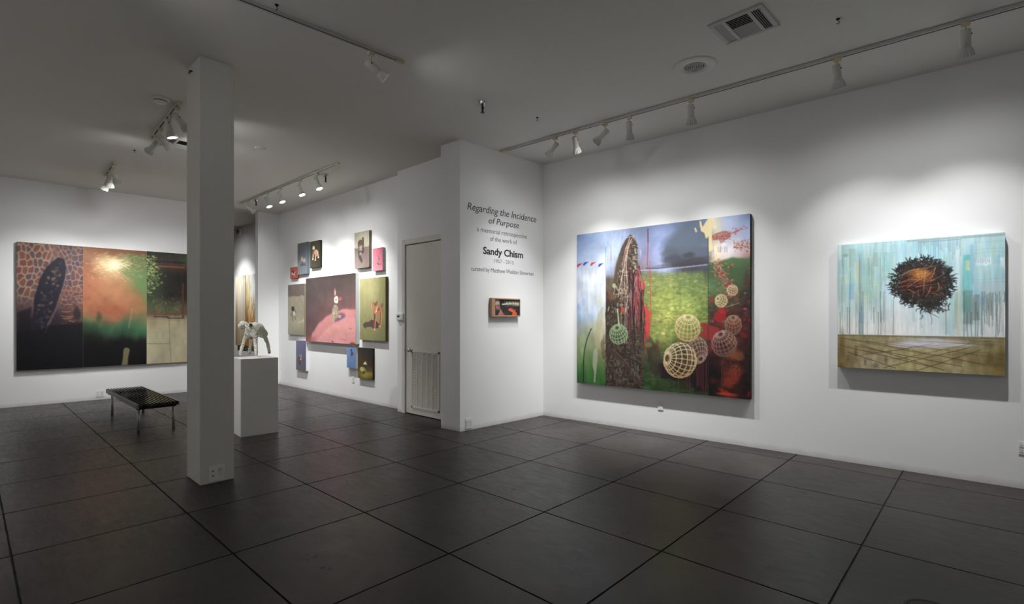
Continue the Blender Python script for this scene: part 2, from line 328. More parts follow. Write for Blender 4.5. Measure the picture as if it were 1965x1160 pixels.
    P.blob(1305, 692, 30, 32, (64, 54, 34), .6, .3); P.globe(1305, 691.8, 31.8, 34, (-.8, .12, .6), 20, 8, (238, 226, 196), (170, 122, 70), 1.5, (214, 176, 110))
    P.globe(1389.5, 660, 24, 25.5, (-.3, .7, .6), 18, 8, (206, 170, 160), (96, 70, 60), 1.1, (120, 90, 76))
    P.globe(1407, 624, 16, 19, (0, .7, .6), 16, 7, (196, 166, 130), (110, 80, 56), .9, (140, 104, 70))
    P.blob(1384, 577.5, 11.5, 12, (80, 70, 44), .7, .3); P.globe(1384, 577.7, 12, 12.5, (-.5, .3, .7), 14, 7, (222, 206, 148), (170, 140, 90), 1.0)
    P.blob(1405.5, 557.3, 10, 10, (100, 76, 56), .7, .3); P.globe(1405.5, 557.3, 10.5, 10.5, (.1, .8, .5), 14, 6, (226, 200, 150), (150, 90, 70), .9)
    for x in (a, b): P.blend((np.abs(P.U - x) < .7 / P.nx).astype(float) * .55 * (P.V > .1), (50, 50, 46))
    return P
def nest_painting():
    P = Paint(W_RIGHT, .07, [(1607.4, 469.6), (1929.6, 447.4), (1928.2, 722.6), (1607.3, 704.3)], .0036, 5)
    r = P.r
    P.matrix([(0, [(196, 222, 224), (178, 214, 218), (180, 220, 226), (170, 206, 220), (176, 208, 216), (174, 206, 212)]),
              (.2, [(172, 204, 208), (176, 200, 186), (176, 214, 218), (160, 210, 222), (170, 206, 214), (166, 200, 206)]),
              (.38, [(170, 206, 206), (190, 208, 184), (184, 220, 222), (180, 214, 224), (164, 208, 212), (180, 204, 212)]),
              (.5, [(186, 208, 204), (196, 214, 210), (212, 224, 228), (190, 214, 224), (168, 200, 196), (206, 214, 214)]),
              (.6, [(210, 220, 214), (222, 228, 226), (228, 232, 232), (208, 224, 228), (190, 214, 212), (222, 226, 224)]),
              (.7, [(222, 224, 218), (230, 230, 226), (234, 234, 232), (222, 230, 232), (212, 224, 224), (224, 226, 226)]),
              (1, [(222, 224, 218), (230, 230, 226), (234, 234, 232), (222, 230, 232), (212, 224, 224), (224, 226, 226)])], 0, 1, .05)
    # vertical brush veils
    cols = [(128, 196, 200), (150, 206, 214), (158, 196, 222), (170, 200, 176), (206, 214, 176), (150, 168, 150), (120, 186, 190), (160, 206, 226), (214, 226, 226), (232, 228, 200)]
    for _ in range(260):
        x = r.uniform(1608, 1926); y = 462 + 110 * r.random() ** 1.3; w = r.uniform(3, 15); L = r.uniform(20, 80)
        if x > 1690 and x < 1800 and y > 560: continue
        P.stroke([(x, y), (x + r.uniform(-1, 1), min(648, y + L))], w, r.choice(cols), r.uniform(.08, .28))
    for x0, x1, y0, y1, c, al in [(1608, 1626, 500, 527, (140, 188, 196), .4), (1618, 1627, 488, 494, (110, 130, 120), .45), (1629, 1641, 478, 512, (150, 170, 150), .4), (1640, 1652, 505, 540, (214, 212, 168), .5), (1649, 1657, 470, 650, (140, 198, 216), .45), (1650, 1656, 590, 620, (140, 188, 226), .7), (1630, 1638, 545, 575, (134, 180, 222), .5),
                              (1676, 1684, 485, 512, (140, 160, 140), .45), (1655, 1680, 530, 552, (176, 214, 200), .4), (1848, 1862, 490, 600, (92, 186, 186), .65), (1853, 1861, 500, 520, (214, 216, 160), .7), (1861, 1869, 470, 545, (132, 182, 214), .6), (1862, 1880, 545, 600, (150, 196, 226), .5), (1834, 1841, 480, 560, (214, 232, 236), .7), (1836, 1843, 555, 660, (214, 210, 178), .55),
                              (1848, 1866, 558, 622, (104, 134, 120), .5), (1866, 1880, 566, 615, (132, 146, 136), .6), (1880, 1889, 560, 585, (140, 184, 224), .6), (1870, 1928, 495, 560, (164, 206, 214), .55), (1890, 1928, 560, 567, (176, 190, 190), .4), (1908, 1920, 488, 506, (128, 182, 214), .5), (1820, 1832, 590, 650, (176, 212, 214), .5), (1870, 1928, 452, 492, (158, 200, 204), .4), (1810, 1822, 560, 640, (190, 220, 224), .4), (1740, 1800, 470, 500, (160, 212, 230), .35),
                              (1694, 1708, 540, 565, (190, 212, 240), .6), (1765, 1772, 590, 607, (150, 196, 232), .6)]:
        P.poly([(x0, y0), (x1, y0 - (x1 - x0) * .07), (x1, y1), (x0, y1)], c, al, 1.2, 8, 3)
    P.poly([(1872, 497), (1902, 495), (1902, 508), (1890, 511), (1882, 508), (1874, 512)], (222, 230, 236), .55, 1, 8, 1)
    P.poly([(1919, 495), (1928, 494), (1928, 520), (1921, 508)], (228, 232, 228), .6, 1, 8, 1)
    P.mottle(.07, 90, 6, 4, (P.V < .72).astype(float)); P.mottle(.05, 12, 5, 14, (P.V < .72).astype(float))
    # grey-green top band and drips
    P.poly([(1740, 462), (1930, 447), (1930, 451), (1740, 465)], (150, 172, 168), .8)
    P.stroke([(1761, 465.4), (1843, 459.6)], .8, (110, 126, 130), .8); P.stroke([(1844, 458), (1930, 451.5)], .7, (110, 134, 140), .7)
    for k in range(26):
        x = 1762 + k * 3.3 + r.uniform(-.6, .6); P.stroke([(x, 464 - k * .24), (x + r.uniform(-.5, .5), 470 + r.random() ** 1.5 * 40)], .75, (90, 110, 124), .75)
    for k in range(9): P.stroke([(1872 + k * 3.3, 497), (1872 + k * 3.3, 502 + r.uniform(0, 4))], .8, (110, 124, 140), .75)
    for y in (488, 512, 545, 551): P.stroke([(1608, y + 4), (1720, y - 3)], .6, (150, 176, 176), .35)
    for y in (470, 484, 490, 542, 548): P.stroke([(1868, y - 4), (1928, y - 8)], .6, (110, 150, 160), .4)
    P.poly([(1872, 543), (1928, 541), (1928, 567), (1880, 567)], (186, 196, 200), .35, 1, 8, 2)
    # long thin drips
    for k in range(34):
        x = r.uniform(1610, 1700); y = r.uniform(480, 600); e = r.choice([y + r.uniform(20, 90), 644])
        P.stroke([(x, y), (x + r.uniform(-.6, .6), (y + e) / 2), (x + r.uniform(-1.2, 1.2), min(e, 645))], .7, r.choice([(110, 120, 112), (130, 110, 96), (90, 120, 130)]), .6)
    for x, y0, y1 in [(1612, 600, 640), (1626, 590, 640), (1630, 590, 641), (1649, 600, 643), (1656, 560, 643), (1677, 590, 621), (1690, 560, 618), (1696, 560, 619), (1685, 600, 656), (1714.5, 575, 645), (1814.5, 560, 644), (1850, 560, 648), (1856, 600, 648), (1864, 600, 648), (1872, 580, 648), (1876, 600, 648), (1885, 560, 648), (1889, 560, 621), (1894, 565, 623), (1898, 563, 628), (1901, 562, 606), (1905, 562, 614), (1911, 562, 648), (1914, 565, 645), (1918, 560, 640), (1927, 560, 580)]:
        P.stroke([(x, y0), (x + r.uniform(-.8, .8), (y0 + y1) / 2), (x + r.uniform(-1, 1), y1)], .9, (70, 84, 92), .8)
    for x in np.linspace(1851, 1928, 22): P.stroke([(x, 566 + r.uniform(0, 10)), (x + r.uniform(-2, 2), 566 + r.uniform(20, 80))], .7, (96, 84, 84), .6)
    # floor in the picture
    vf = lambda x: 643.6 + (x - 1607) * .0208
    m = P.V > .731
    P.matrix([(0, [(120, 112, 62)] * 5), (.74, [(142, 128, 92), (152, 138, 98), (160, 148, 112), (154, 142, 108), (140, 128, 94)]), (.78, [(144, 128, 86), (158, 146, 102), (184, 176, 144), (166, 154, 116), (136, 122, 82)]),
              (.86, [(132, 114, 74), (168, 154, 112), (180, 168, 114), (158, 144, 98), (126, 108, 68)]), (.94, [(134, 114, 70), (180, 170, 134), (172, 158, 108), (172, 158, 114), (128, 106, 58)]), (1, [(110, 92, 50), (176, 166, 122), (170, 158, 104), (170, 158, 112), (140, 122, 70)])], 0, 1, .03, 3, m)
    P.mottle(.14, 40, 14, 6, m.astype(float)); P.mottle(.08, 10, 40, 9, m.astype(float))
    for x, y, rx, ry in [(1790, 657, 52, 6.5), (1768, 662, 46, 7), (1740, 662, 28, 4), (1830, 662, 30, 3)]: P.blob(x, y, rx, ry, (214, 212, 226), .75, .9, .2)
    for x, y, rx, ry, c in [(1616, 664, 6, 30, (112, 94, 50)), (1642, 676, 3, 9, (88, 74, 54)), (1660, 696, 3, 7, (96, 84, 78)), (1680, 702, 7, 5, (90, 80, 78)), (1700, 690, 3, 8, (110, 96, 70)), (1672, 676, 14, 5, (120, 106, 70)), (1838, 690, 10, 9, (120, 104, 62)), (1900, 690, 5, 12, (100, 84, 46)), (1922, 690, 6, 18, (118, 94, 42)), (1850, 678, 14, 6, (130, 116, 74)), (1870, 694, 10, 8, (128, 112, 70)), (1800, 700, 12, 8, (150, 136, 84))]:
        P.blob(x, y, rx, ry, c, .6, .9, .35)
    for (a, b, c_, d, w) in [(1610, 649, 1800, 672, .7), (1609, 662, 1780, 703, 1.1), (1627, 676, 1719, 707, 1.3), (1622, 650, 1790, 683, .9), (1640, 664, 1846, 704, 1.1), (1650, 662, 1812, 711, 1.2), (1660, 655, 1887, 700, 1.0), (1700, 656, 1840, 676, .6), (1696, 706, 1860, 668, 1.1), (1652, 682, 1750, 668, .8), (1756, 713, 1882, 672, 1.1), (1722, 690, 1860, 661, .8), (1690, 678, 1790, 660, .6), (1700, 690, 1900, 676, .5), (1840, 676, 1925, 690, .6), (1740, 668, 1900, 655, .5), (1800, 650, 1925, 657, .5), (1720, 652, 1925, 664, .5)]:
        P.stroke([(a, b), (c_, d)], w, (74, 56, 44), .8)
    for k in range(7): P.stroke([(1640 + k * 40, 655 + k), (1700 + k * 34, 654 + k)], .7, (120, 106, 70), .5)
    P.stroke([(1607, 643.8), (1929, 650.6)], 1.2, (104, 96, 70), .8)
    P.stroke([(1616, 642), (1929, 649)], .7, (120, 150, 150), .5)
    # the nest
    cx, cy = 1770, 543
    P.blob(cx, cy, 50, 38, (40, 28, 28), .85, .35, .3, 0, 9)
    def pt(a, q): return cx + math.cos(a) * 57 * q, cy + math.sin(a) * 44 * q
    for _ in range(800):
        a = r.uniform(0, 6.283); q = r.uniform(.3, 1.0); x, y = pt(a, q)
        L = r.uniform(5, 13); th = a + 1.57 + r.uniform(-1.1, 1.1); pts = [(x, y)]
        for k in range(4):
            th += r.uniform(-.9, .9); x += math.cos(th) * L / 3; y += math.sin(th) * L / 3.4; pts.append((x, y))
        c = r.choice([(34, 30, 32), (46, 36, 34), (28, 30, 34), (64, 44, 36), (40, 48, 44), (30, 22, 24), (84, 60, 44)])
        P.stroke(pts, r.uniform(1.1, 2.3), c, .92, .5)
    for _ in range(150):
        x = r.gauss(1790, 14); y = r.gauss(583, 9); th = r.uniform(0, 6.28); pts = [(x, y)]
        for k in range(4):
            th += r.uniform(-1.2, 1.2); x += math.cos(th) * 3; y += math.sin(th) * 2.8; pts.append((x, y))
        P.stroke(pts, 1.5, r.choice([(44, 42, 40), (84, 74, 58), (40, 56, 56), (60, 46, 40)]), .85, .5)
    for _ in range(230):
        a = r.uniform(0, 6.283); q = r.uniform(.84, 1.08); x, y = pt(a, q); th = a + r.uniform(-.9, .9); pts = [(x, y)]
        for k in range(3):
            th += r.uniform(-.8, .8); x += math.cos(th) * 3.2; y += math.sin(th) * 2.8; pts.append((x, y))
        P.stroke(pts, 1.8, r.choice([(30, 30, 36), (40, 46, 44), (52, 40, 36)]), .95, .6)
    for _ in range(230):
        a = r.uniform(0, 6.283); q = r.uniform(0, .72); x, y = pt(a, q); th = r.uniform(-.5, .5) + math.sin(a) * .4; L = r.uniform(8, 20)
        c = r.choice([(58, 26, 24), (84, 40, 28), (44, 24, 24), (112, 60, 38), (34, 20, 22)])
        P.stroke([(x - L / 2, y + L * .1), (x, y - r.uniform(-2, 3)), (x + L / 2 * math.cos(th), y + L / 2 * math.sin(th))], r.uniform(1, 2), c, .85, .5)
    P.blob(1768, 531, 22, 12, (140, 80, 42), .7, .9, .4); P.blob(1766, 525, 15, 8, (196, 132, 60), .8, .7, .4)
    for _ in range(220):
        x = r.gauss(1767, 10); y = r.gauss(527, 5.5)
        P.stroke([(x, y), (x + r.uniform(-2.5, 2.5), y + r.uniform(-1.5, 1.5))], .8, r.choice([(222, 170, 90), (140, 78, 36), (190, 120, 56), (110, 60, 34)]), .7)
    for pts, w in [([(1730, 529), (1750, 519), (1775, 515), (1796, 510)], 1.5), ([(1722, 545), (1745, 537), (1770, 536), (1790, 522)], 1.4), ([(1775, 520), (1773, 545), (1772, 568)], 1.6), ([(1741, 552), (1765, 536), (1785, 524), (1800, 506)], 1.5), ([(1757, 551), (1775, 548), (1798, 546)], 1.5), ([(1795, 514), (1790, 528), (1780, 541)], 1.5), ([(1786, 551), (1782, 562), (1775, 571)], 1.4), ([(1800, 543), (1802, 552), (1798, 560)], 1.4), ([(1725, 552), (1742, 548), (1756, 549)], 1.3), ([(1743, 556), (1752, 560), (1766, 569)], 1.2), ([(1788, 563), (1800, 566), (1812, 571)], 1.3), ([(1785, 540), (1800, 533), (1814, 524)], 1.2), ([(1790, 505), (1784, 512), (1777, 516)], 1.2), ([(1754, 560), (1752, 568), (1750, 578)], 1.2), ([(1762, 556), (1763, 572)], 1.1), ([(1740, 525), (1758, 530), (1770, 540)], 1.1)]:
        P.stroke(pts, w * .85, r.choice([(190, 132, 92), (170, 108, 70), (206, 158, 116)]), .85, .5)
    P.stroke([(1762, 487), (1764, 495)], 1.8, (232, 232, 228), .9)
    P.stroke([(1785, 602), (1788, 615), (1786, 624)], 1.0, (60, 84, 96), .8, .5); P.stroke([(1784, 602), (1795, 606), (1802, 611)], 1.1, (60, 66, 66), .8, .5); P.stroke([(1768, 600), (1767, 620), (1769, 630)], .8, (110, 130, 140), .6)
    return P

def tri_panel(i):
    xs = [(31.9, 159.2), (159.4, 281.2), (281.6, 377)][i]
    tops = lambda x: 464.6 + (x - 31.9) * .0716
    bots = lambda x: 712.3 - (x - 33) * .0535
    P = Paint(W_BACK, .05, [(xs[0], tops(xs[0])), (xs[1], tops(xs[1])), (xs[1], bots(xs[1])), (xs[0], bots(xs[0]))], .0078, 20 + i)
    r = P.r
    if i == 0:
        P.matrix([(0, [(150, 118, 104), (148, 108, 88), (126, 92, 80)]), (.25, [(138, 104, 96), (112, 84, 84), (104, 82, 84)]), (.45, [(112, 86, 82), (80, 62, 70), (126, 88, 78)]),
                  (.6, [(52, 40, 46), (48, 38, 46), (98, 68, 62)]), (.7, [(24, 20, 28), (34, 28, 36), (48, 38, 42)]), (1, [(12, 12, 16), (14, 14, 18), (14, 13, 16)])], 0, 1, .05)
        P.mottle(.15, 8, 8, 1)
        # net of light lines round dark ovals
        k = P.u(100)
        P.voronoi(11, 19, (174, 146, 128), [(118, 70, 58), (98, 66, 60), (106, 78, 72), (128, 78, 60), (88, 70, 72)], .9, .16, np.clip((.52 - P.V) * 8, 0, 1) * np.clip((k - P.U) * 8 + .6, .0, 1), .12, .1)
        P.voronoi(11, 19, (128, 100, 98), [(72, 54, 60), (84, 58, 60), (64, 50, 58)], .8, .1, np.clip((P.V - .46) * 8, 0, 1) * np.clip((.62 - P.V) * 8, 0, 1) * np.clip((k - .2 - P.U) * 8, 0, 1), .12, .1)
        P.voronoi(13, 22, lambda q: np.stack([.62 + .22 * np.clip((q.V - .15) * 3, 0, 1), .53 + .08 * q.V, .5 - .12 * np.clip((q.V - .15) * 3, 0, 1)], -1), [(96, 70, 72), (112, 72, 62), (80, 64, 72)], .9, .11, np.clip((P.U - k) * 8, 0, 1) * np.clip((.56 - P.V) * 8, 0, 1) * np.clip(1.9 - P.V * 1.6 - P.U * .6, 0, 1), .14, -.1)
        P.poly([(96, 505), (112, 497), (126, 503), (129, 520), (122, 556), (110, 594), (96, 622), (74, 640), (60, 650), (62, 600), (68, 560), (80, 525)], (108, 84, 90), .75, 2, 8, 2)
        P.poly([(101, 503), (112, 494), (124, 498), (127, 515), (124, 535), (116, 562), (108, 588), (96, 612), (84, 634), (72, 660), (58, 660), (62, 610), (66, 570), (76, 535), (88, 515)], (30, 28, 42), .96, 1.5, 8, 1)
        for _ in range(64):
            t = r.random(); y = 506 + t * 142; x = 113 - (y - 500) * .33 + r.uniform(-14, 12)
            th = r.uniform(-1.0, .7); c = r.choice([(128, 98, 78), (96, 74, 70), (72, 60, 68), (164, 128, 94), (60, 52, 60)])
            for k in range(r.choice([2, 3, 4])):
                x2 = x + math.cos(th) * k * 1.9; y2 = y + math.sin(th) * k * 1.9; rr = 2.2 - .15 * k
                P.stroke([(x2 - rr * math.sin(-th), y2 - rr * math.cos(th)), (x2 + .9 * math.cos(th), y2 + .9 * math.sin(th)), (x2 + rr * math.sin(-th), y2 + rr * math.cos(th))], .8, c, .7, .5)
        for _ in range(26):
            x = r.uniform(122, 156); y = r.uniform(556, 622); P.stroke([(x - 8, y), (x, y + r.uniform(-1, 2)), (x + 8, y + r.uniform(-3, 3))], 1.6, r.choice([(190, 120, 84), (120, 86, 84), (160, 96, 66), (70, 54, 66)]), .55)
        for k in range(0): P.stroke([(128 - k * 2.6, 545 + k * 7), (119 - k * 2, 562 + k * 7), (112 - k * 2, 580 + k * 6)], 1.3, (224, 164, 116), .8)
        for k in range(0): P.stroke([(122 - k * 1.4, 560 + k * 7), (130 - k * 1.5, 566 + k * 7), (138 - k * 2, 562 + k * 7)], 1.1, (210, 146, 100), .75)
        P.poly([(34, 600), (60, 590), (60, 650), (34, 650)], (26, 20, 28), .8, 4, 8, 5)
        P.poly([(34, 640), (100, 625), (158, 618), (158, 706), (34, 712)], (16, 15, 20), .85, 4, 8, 8)
        P.blob(147, 603, 7, 14, (40, 32, 40), .8, .7, .3)
        P.stroke([(94, 622), (86, 640)], 1.5, (110, 80, 70), .5)
    elif i == 1:
        P.matrix([(0, [(150, 98, 66), (150, 92, 58), (138, 80, 50)]), (.1, [(156, 104, 74), (168, 122, 80), (130, 100, 60)]), (.2, [(170, 104, 72), (206, 176, 122), (120, 146, 88)]),
                  (.3, [(172, 102, 70), (186, 128, 86), (126, 150, 90)]), (.42, [(178, 108, 74), (184, 120, 80), (168, 118, 78)]), (.54, [(176, 106, 70), (172, 94, 66), (166, 126, 84)]),
                  (.6, [(126, 120, 76), (150, 108, 74), (126, 132, 84)]), (.66, [(46, 74, 46), (66, 110, 74), (84, 128, 84)]), (.74, [(26, 34, 26), (42, 62, 46), (60, 110, 72)]), (.8, [(15, 16, 18), (17, 17, 20), (24, 30, 26)]), (1, [(13, 12, 15), (14, 14, 17), (13, 13, 15)])], 0, 1, .04)
        P.mottle(.1, 6, 14, 1)
        P.poly([(232, 488), (281, 490), (281, 590), (268, 560), (258, 540), (240, 530), (228, 520)], (112, 146, 86), .75, 5, 8, 5)
        for _ in range(190):
            x = r.gauss(218, 24); y = r.gauss(510, 12); a = r.choice([.3, -.35, .5, -.2]) + r.uniform(-.15, .15); L = r.uniform(4, 16)
            if x < 162 or x > 280 or y < 486 or y > 548: continue
            d = math.hypot((x - 214) / 30, (y - 508) / 14)
            P.stroke([(x, y), (x + L * math.cos(a), y + L * math.sin(a))], r.uniform(.7, 1.3), (250, 232, 180) if d < .9 else (216, 172, 124) if d < 1.7 else (196, 150, 110), .75)
        P.blob(210, 506, 24, 13, (246, 222, 160), .65, .95, .3); P.blob(220, 509, 12, 9, (255, 244, 204), .8, .9, .3)
        for _ in range(40): P.blob(r.uniform(170, 280), r.uniform(495, 545), .8, .7, (246, 226, 150), .9)
        P.stroke([(253, 593), (251, 608), (247, 630)], 2.2, (160, 156, 110), .8, 1.4)
        P.blob(190, 610, 5, 10, (50, 66, 46), .6, .8, .3)
        P.poly([(237, 671), (240, 667.5), (247, 668), (249, 672), (246, 686), (245, 702), (233, 703), (236, 686)], (132, 124, 88), .98, .4)
    else:
        P.matrix([(0, [(44, 44, 38), (60, 66, 52), (70, 84, 62)]), (.08, [(50, 56, 44), (70, 66, 54), (84, 100, 74)]), (.13, [(70, 74, 46), (74, 48, 38), (80, 50, 40)]), (.2, [(70, 84, 54), (38, 36, 32), (40, 38, 34)]),
                  (.4, [(60, 76, 50), (40, 38, 32), (48, 40, 36)]), (.5, [(90, 96, 62), (84, 92, 62), (112, 76, 64)]), (.555, [(110, 90, 70), (96, 96, 66), (120, 76, 58)]), (.58, [(140, 110, 90), (150, 140, 112), (150, 130, 108)]), (.62, [(168, 154, 118), (184, 172, 136), (182, 168, 132)]),
                  (.8, [(192, 184, 148), (196, 188, 154), (190, 180, 144)]), (1, [(196, 188, 152), (196, 186, 148), (188, 178, 138)])], 0, 1, .025)
        P.mottle(.1, 8, 8, 1)
        for _ in range(260):
            x = 282 + abs(r.gauss(0, 11)); y = r.gauss(520, 24)
            if y < 490 or y > 585: continue
            P.stroke([(x, y), (x + r.uniform(0, 4), y + r.uniform(-1, 2))], r.uniform(1, 2.4), r.choice([(176, 196, 112), (214, 214, 130), (120, 150, 86), (90, 116, 70), (60, 74, 50)]), .7)
        for _ in range(240):
            x = r.uniform(290, 352); y = r.gauss(588, 12)
            if y > 603: continue
            P.stroke([(x, y), (x + r.uniform(-1, 3), y + r.uniform(-2, 2))], .9, r.choice([(150, 100, 86), (110, 120, 80), (176, 140, 120), (84, 60, 50)]), .5)
        P.stroke([(302, 511), (353, 514)], 3, (130, 82, 66), .9); P.stroke([(300, 502), (353, 505)], 4, (44, 34, 30), .8)
        for cx in (307, 324): P.stroke([(cx + 5, 506), (cx + 3, 500), (cx - 3, 500), (cx - 4, 505), (cx, 507), (cx + 1, 504)], 1.4, (86, 58, 48), .9)
        for x in (311, 316, 321): P.stroke([(x, 486), (x, 502)], 1.8, (60, 48, 42), .9)
        P.stroke([(351, 545), (351, 610)], 4, (96, 58, 44), .85)
        P.stroke([(295, 604), (353, 604)], 3, (130, 76, 54), .85); P.stroke([(295, 608), (322, 609), (324, 611), (353, 611)], 1.8, (58, 50, 44), .9)
        P.stroke([(324, 612), (325.5, 640), (326, 662), (328, 696)], .9, (120, 104, 78), .8); P.stroke([(282, 660), (326, 660)], .9, (116, 98, 76), .85)
    return P

def small(c4, rows, seed, off=.05, cell=.006, wall=None, f=3):
    P = Paint(wall or W_ANIM, off, c4, cell, seed); P.matrix(rows, 0, 1, .03, f); P.mottle(.05, 10, 10, 1); return P
def animal_paintings():
    L = []
    # (painter, side colour, label)
    P = small([(557.1, 513.9), (569.4, 512), (569.4, 533.8), (557.1, 535.2)], [(0, [(184, 92, 76), (178, 88, 74)]), (1, [(172, 84, 68), (176, 80, 66)])], 31)
    P.blob(562, 523, 3, 3, (60, 40, 34), .95, .3, .4); P.stroke([(560, 523), (563, 527), (566, 523)], 1.2, (226, 206, 186)); P.stroke([(563, 527), (566, 529)], 1, (220, 200, 180)); P.blob(560.5, 526, 1.2, 1.4, (230, 214, 196), .9)
    L.append((P, (150, 74, 62), 'tiny red canvas with a black and white toy animal, farthest left in the cluster', 'red'))
    P = small([(570.9, 468.2), (589.8, 464.4), (589.8, 526.2), (571.2, 527.2)], [(0, [(104, 112, 118), (98, 106, 112)]), (.55, [(106, 110, 114), (100, 106, 110)]), (.66, [(124, 132, 140), (112, 118, 122)]), (1, [(126, 134, 138), (116, 124, 126)])], 32)
    P.blob(582, 508, 5, 3, (74, 78, 84), .8, .5, .4); P.blob(583.5, 500, 3, 4, (176, 158, 142), .95, .3, .2); P.blob(579.5, 498, 1.8, 4.5, (186, 166, 148), .95, .3, .2, .2); P.stroke([(578.6, 494), (578.8, 497)], 1, (196, 176, 156)); P.stroke([(583, 504), (583, 508)], 1.2, (120, 104, 96)); P.stroke([(580.5, 502), (580.5, 505)], 1.2, (90, 80, 78))
    L.append((P, (88, 98, 108), 'tall grey-blue canvas with a pale toy animal, between the red and olive canvases', 'grey'))
    P = small([(595, 464.9), (613.5, 460.5), (613.5, 513.4), (595, 514.6)], [(0, [(70, 66, 52), (64, 60, 46)]), (1, [(78, 74, 56), (66, 62, 46)])], 33)
    P.blob(606.5, 485.5, 4.2, 6.5, (192, 158, 130), .98, .3, .15, -.2); P.blob(602, 476.5, 2.2, 4, (220, 206, 184), .98, .3, .2); P.blob(601.7, 487, 2, 5, (150, 104, 80), .9, .4, .3); P.blob(602, 480.5, 1.8, 1.3, (74, 50, 40), .9)
    P.stroke([(601, 490), (600.5, 498)], 1.8, (214, 186, 160)); P.stroke([(606, 490), (605, 499)], 1.8, (210, 178, 150)); P.stroke([(609.5, 483), (611, 494)], 1.8, (206, 176, 150)); P.blob(603.5, 491, 1.5, 2.5, (110, 60, 48), .8, .4); P.blob(600.3, 498, 1.4, 1.3, (232, 216, 196)); P.blob(605, 499.5, 1.4, 1.3, (224, 204, 180)); P.blob(611, 494.5, 1.3, 1.3, (230, 214, 190)); P.blob(607.5, 489, 2, 3, (184, 120, 84), .6, .6)
    L.append((P, (48, 44, 34), 'dark olive canvas with a tan toy dog, near the top left of the cluster', 'olive'))
    P = small([(680.3, 447.7), (708.4, 442.1), (708.4, 513.5), (680.3, 516)], [(0, [(178, 172, 150), (168, 160, 140)]), (.43, [(170, 164, 142), (156, 150, 130)]), (.435, [(110, 96, 88), (106, 92, 84)]), (.6, [(124, 108, 102), (114, 98, 92)]), (1, [(146, 130, 122), (136, 120, 110)])], 34)
    P.poly([(680.3, 479.5), (708.5, 474), (708.5, 478), (680.3, 484)], (112, 98, 90), .9)
    P.blob(691.5, 467, 5, 6.5, (92, 72, 60), .98, .25, .15); P.stroke([(696.5, 458), (697, 470), (695, 482)], 3, (86, 70, 60)); P.stroke([(696, 458), (697.5, 461)], 2.5, (88, 72, 62)); P.stroke([(688, 472), (689, 481), (688, 484)], 2.8, (104, 88, 80)); P.stroke([(693, 472), (694, 482)], 1.6, (150, 138, 132)); P.stroke([(691, 476), (691.5, 483)], 1.4, (170, 160, 156)); P.stroke([(698, 478), (697.5, 485)], 1.6, (70, 58, 54))
    P.poly([(687, 482), (698, 481), (697, 486), (694, 489), (693.5, 494), (696, 500), (695, 505), (693.5, 505), (690, 499), (688, 494)], (72, 60, 54), .85, .6)
    P.blob(692, 487.5, 2.2, 3, (150, 134, 126), .9, .4)
    L.append((P, (112, 104, 90), 'two-tone grey and brown canvas with a dark toy cat, highest in the cluster', 'cat'))
    P = small([(715.3, 477.6), (734.2, 474.8), (734.2, 519.6), (715.3, 519.6)], [(0, [(206, 108, 122), (176, 88, 100)]), (.3, [(214, 118, 134), (186, 96, 112)]), (.6, [(224, 124, 144), (206, 106, 128)]), (1, [(240, 150, 164), (234, 132, 150)])], 35)
    P.blob(725.5, 506.5, 2.4, 3.2, (106, 98, 78), .95, .3, .2); P.stroke([(726, 496), (725.5, 504)], 2, (160, 138, 96), 1, 2.6); P.stroke([(724.5, 490), (726, 496)], .9, (120, 80, 84)); P.blob(727, 497, 1.3, 1.2, (66, 60, 60)); P.blob(725, 495.7, .9, .9, (226, 214, 190)); P.blob(730, 507, 2.4, 1.1, (130, 84, 110), .8, .5); P.blob(724, 509, 1.2, 1, (210, 196, 170), .9)
    L.append((P, (160, 158, 150), 'small pink canvas with a tiny toy giraffe, top right of the cluster', 'pink'))
    # big rabbit picture
    P = small([(587.1, 534.9), (682.5, 524.4), (682.5, 661.2), (587.1, 655.1)], [(0, [(72, 64, 62), (78, 68, 66), (72, 62, 58)]), (.2, [(78, 68, 66), (90, 74, 72), (92, 76, 72)]), (.42, [(84, 72, 72), (108, 84, 82), (116, 84, 82)]), (.52, [(90, 72, 72), (112, 82, 80), (142, 96, 94)]), (1, [(112, 78, 78), (140, 96, 92), (150, 100, 96)])], 36, .07, .0055)
    P.poly([(592, 664), (600, 640), (612, 620), (626, 608), (642, 600), (660, 594), (684, 594), (684, 664)], (212, 138, 136), .95, 1.5, 8, 5)
    P.poly([(606, 664), (612, 648), (630, 628), (660, 612), (684, 608), (684, 664)], (222, 152, 148), .8, 2, 8, 5)
    P.blob(597, 653, 10, 8, (160, 88, 84), .6, 1, .3); P.mottle(.05, 12, 12, 5)
    P.blob(654, 607, 8.5, 6, (118, 92, 118), .85, .5, .1, -.3); P.poly([(641, 612), (650, 606), (660, 608), (650, 616), (642, 619)], (112, 84, 108), .7, .5, 8, 1)
    P.poly([(637, 598), (639, 590), (642, 585), (646, 585), (649, 592), (650, 604), (648, 611), (640, 611), (637, 606)], (168, 152, 128), .98, .6)
    P.poly([(638, 608), (643, 609), (642.5, 618), (640.5, 620), (638.5, 618)], (176, 158, 136)); P.blob(652, 608, 3, 3, (200, 168, 148), .9, .4)
    P.blob(641, 601, 1.8, 4, (206, 196, 160), .8, .5); P.blob(646, 603, 2, 4, (186, 168, 148), .7, .5)
    for _ in range(60): P.blob(R_.uniform(638, 649), R_.uniform(588, 610), .8, .7, R_.choice([(120, 104, 84), (214, 204, 176), (150, 134, 110)]), .6)
    P.poly([(641.3, 572), (645, 568), (648.5, 570), (649, 580), (647, 583), (642.5, 582), (641, 578)], (222, 206, 190), .98, .3)
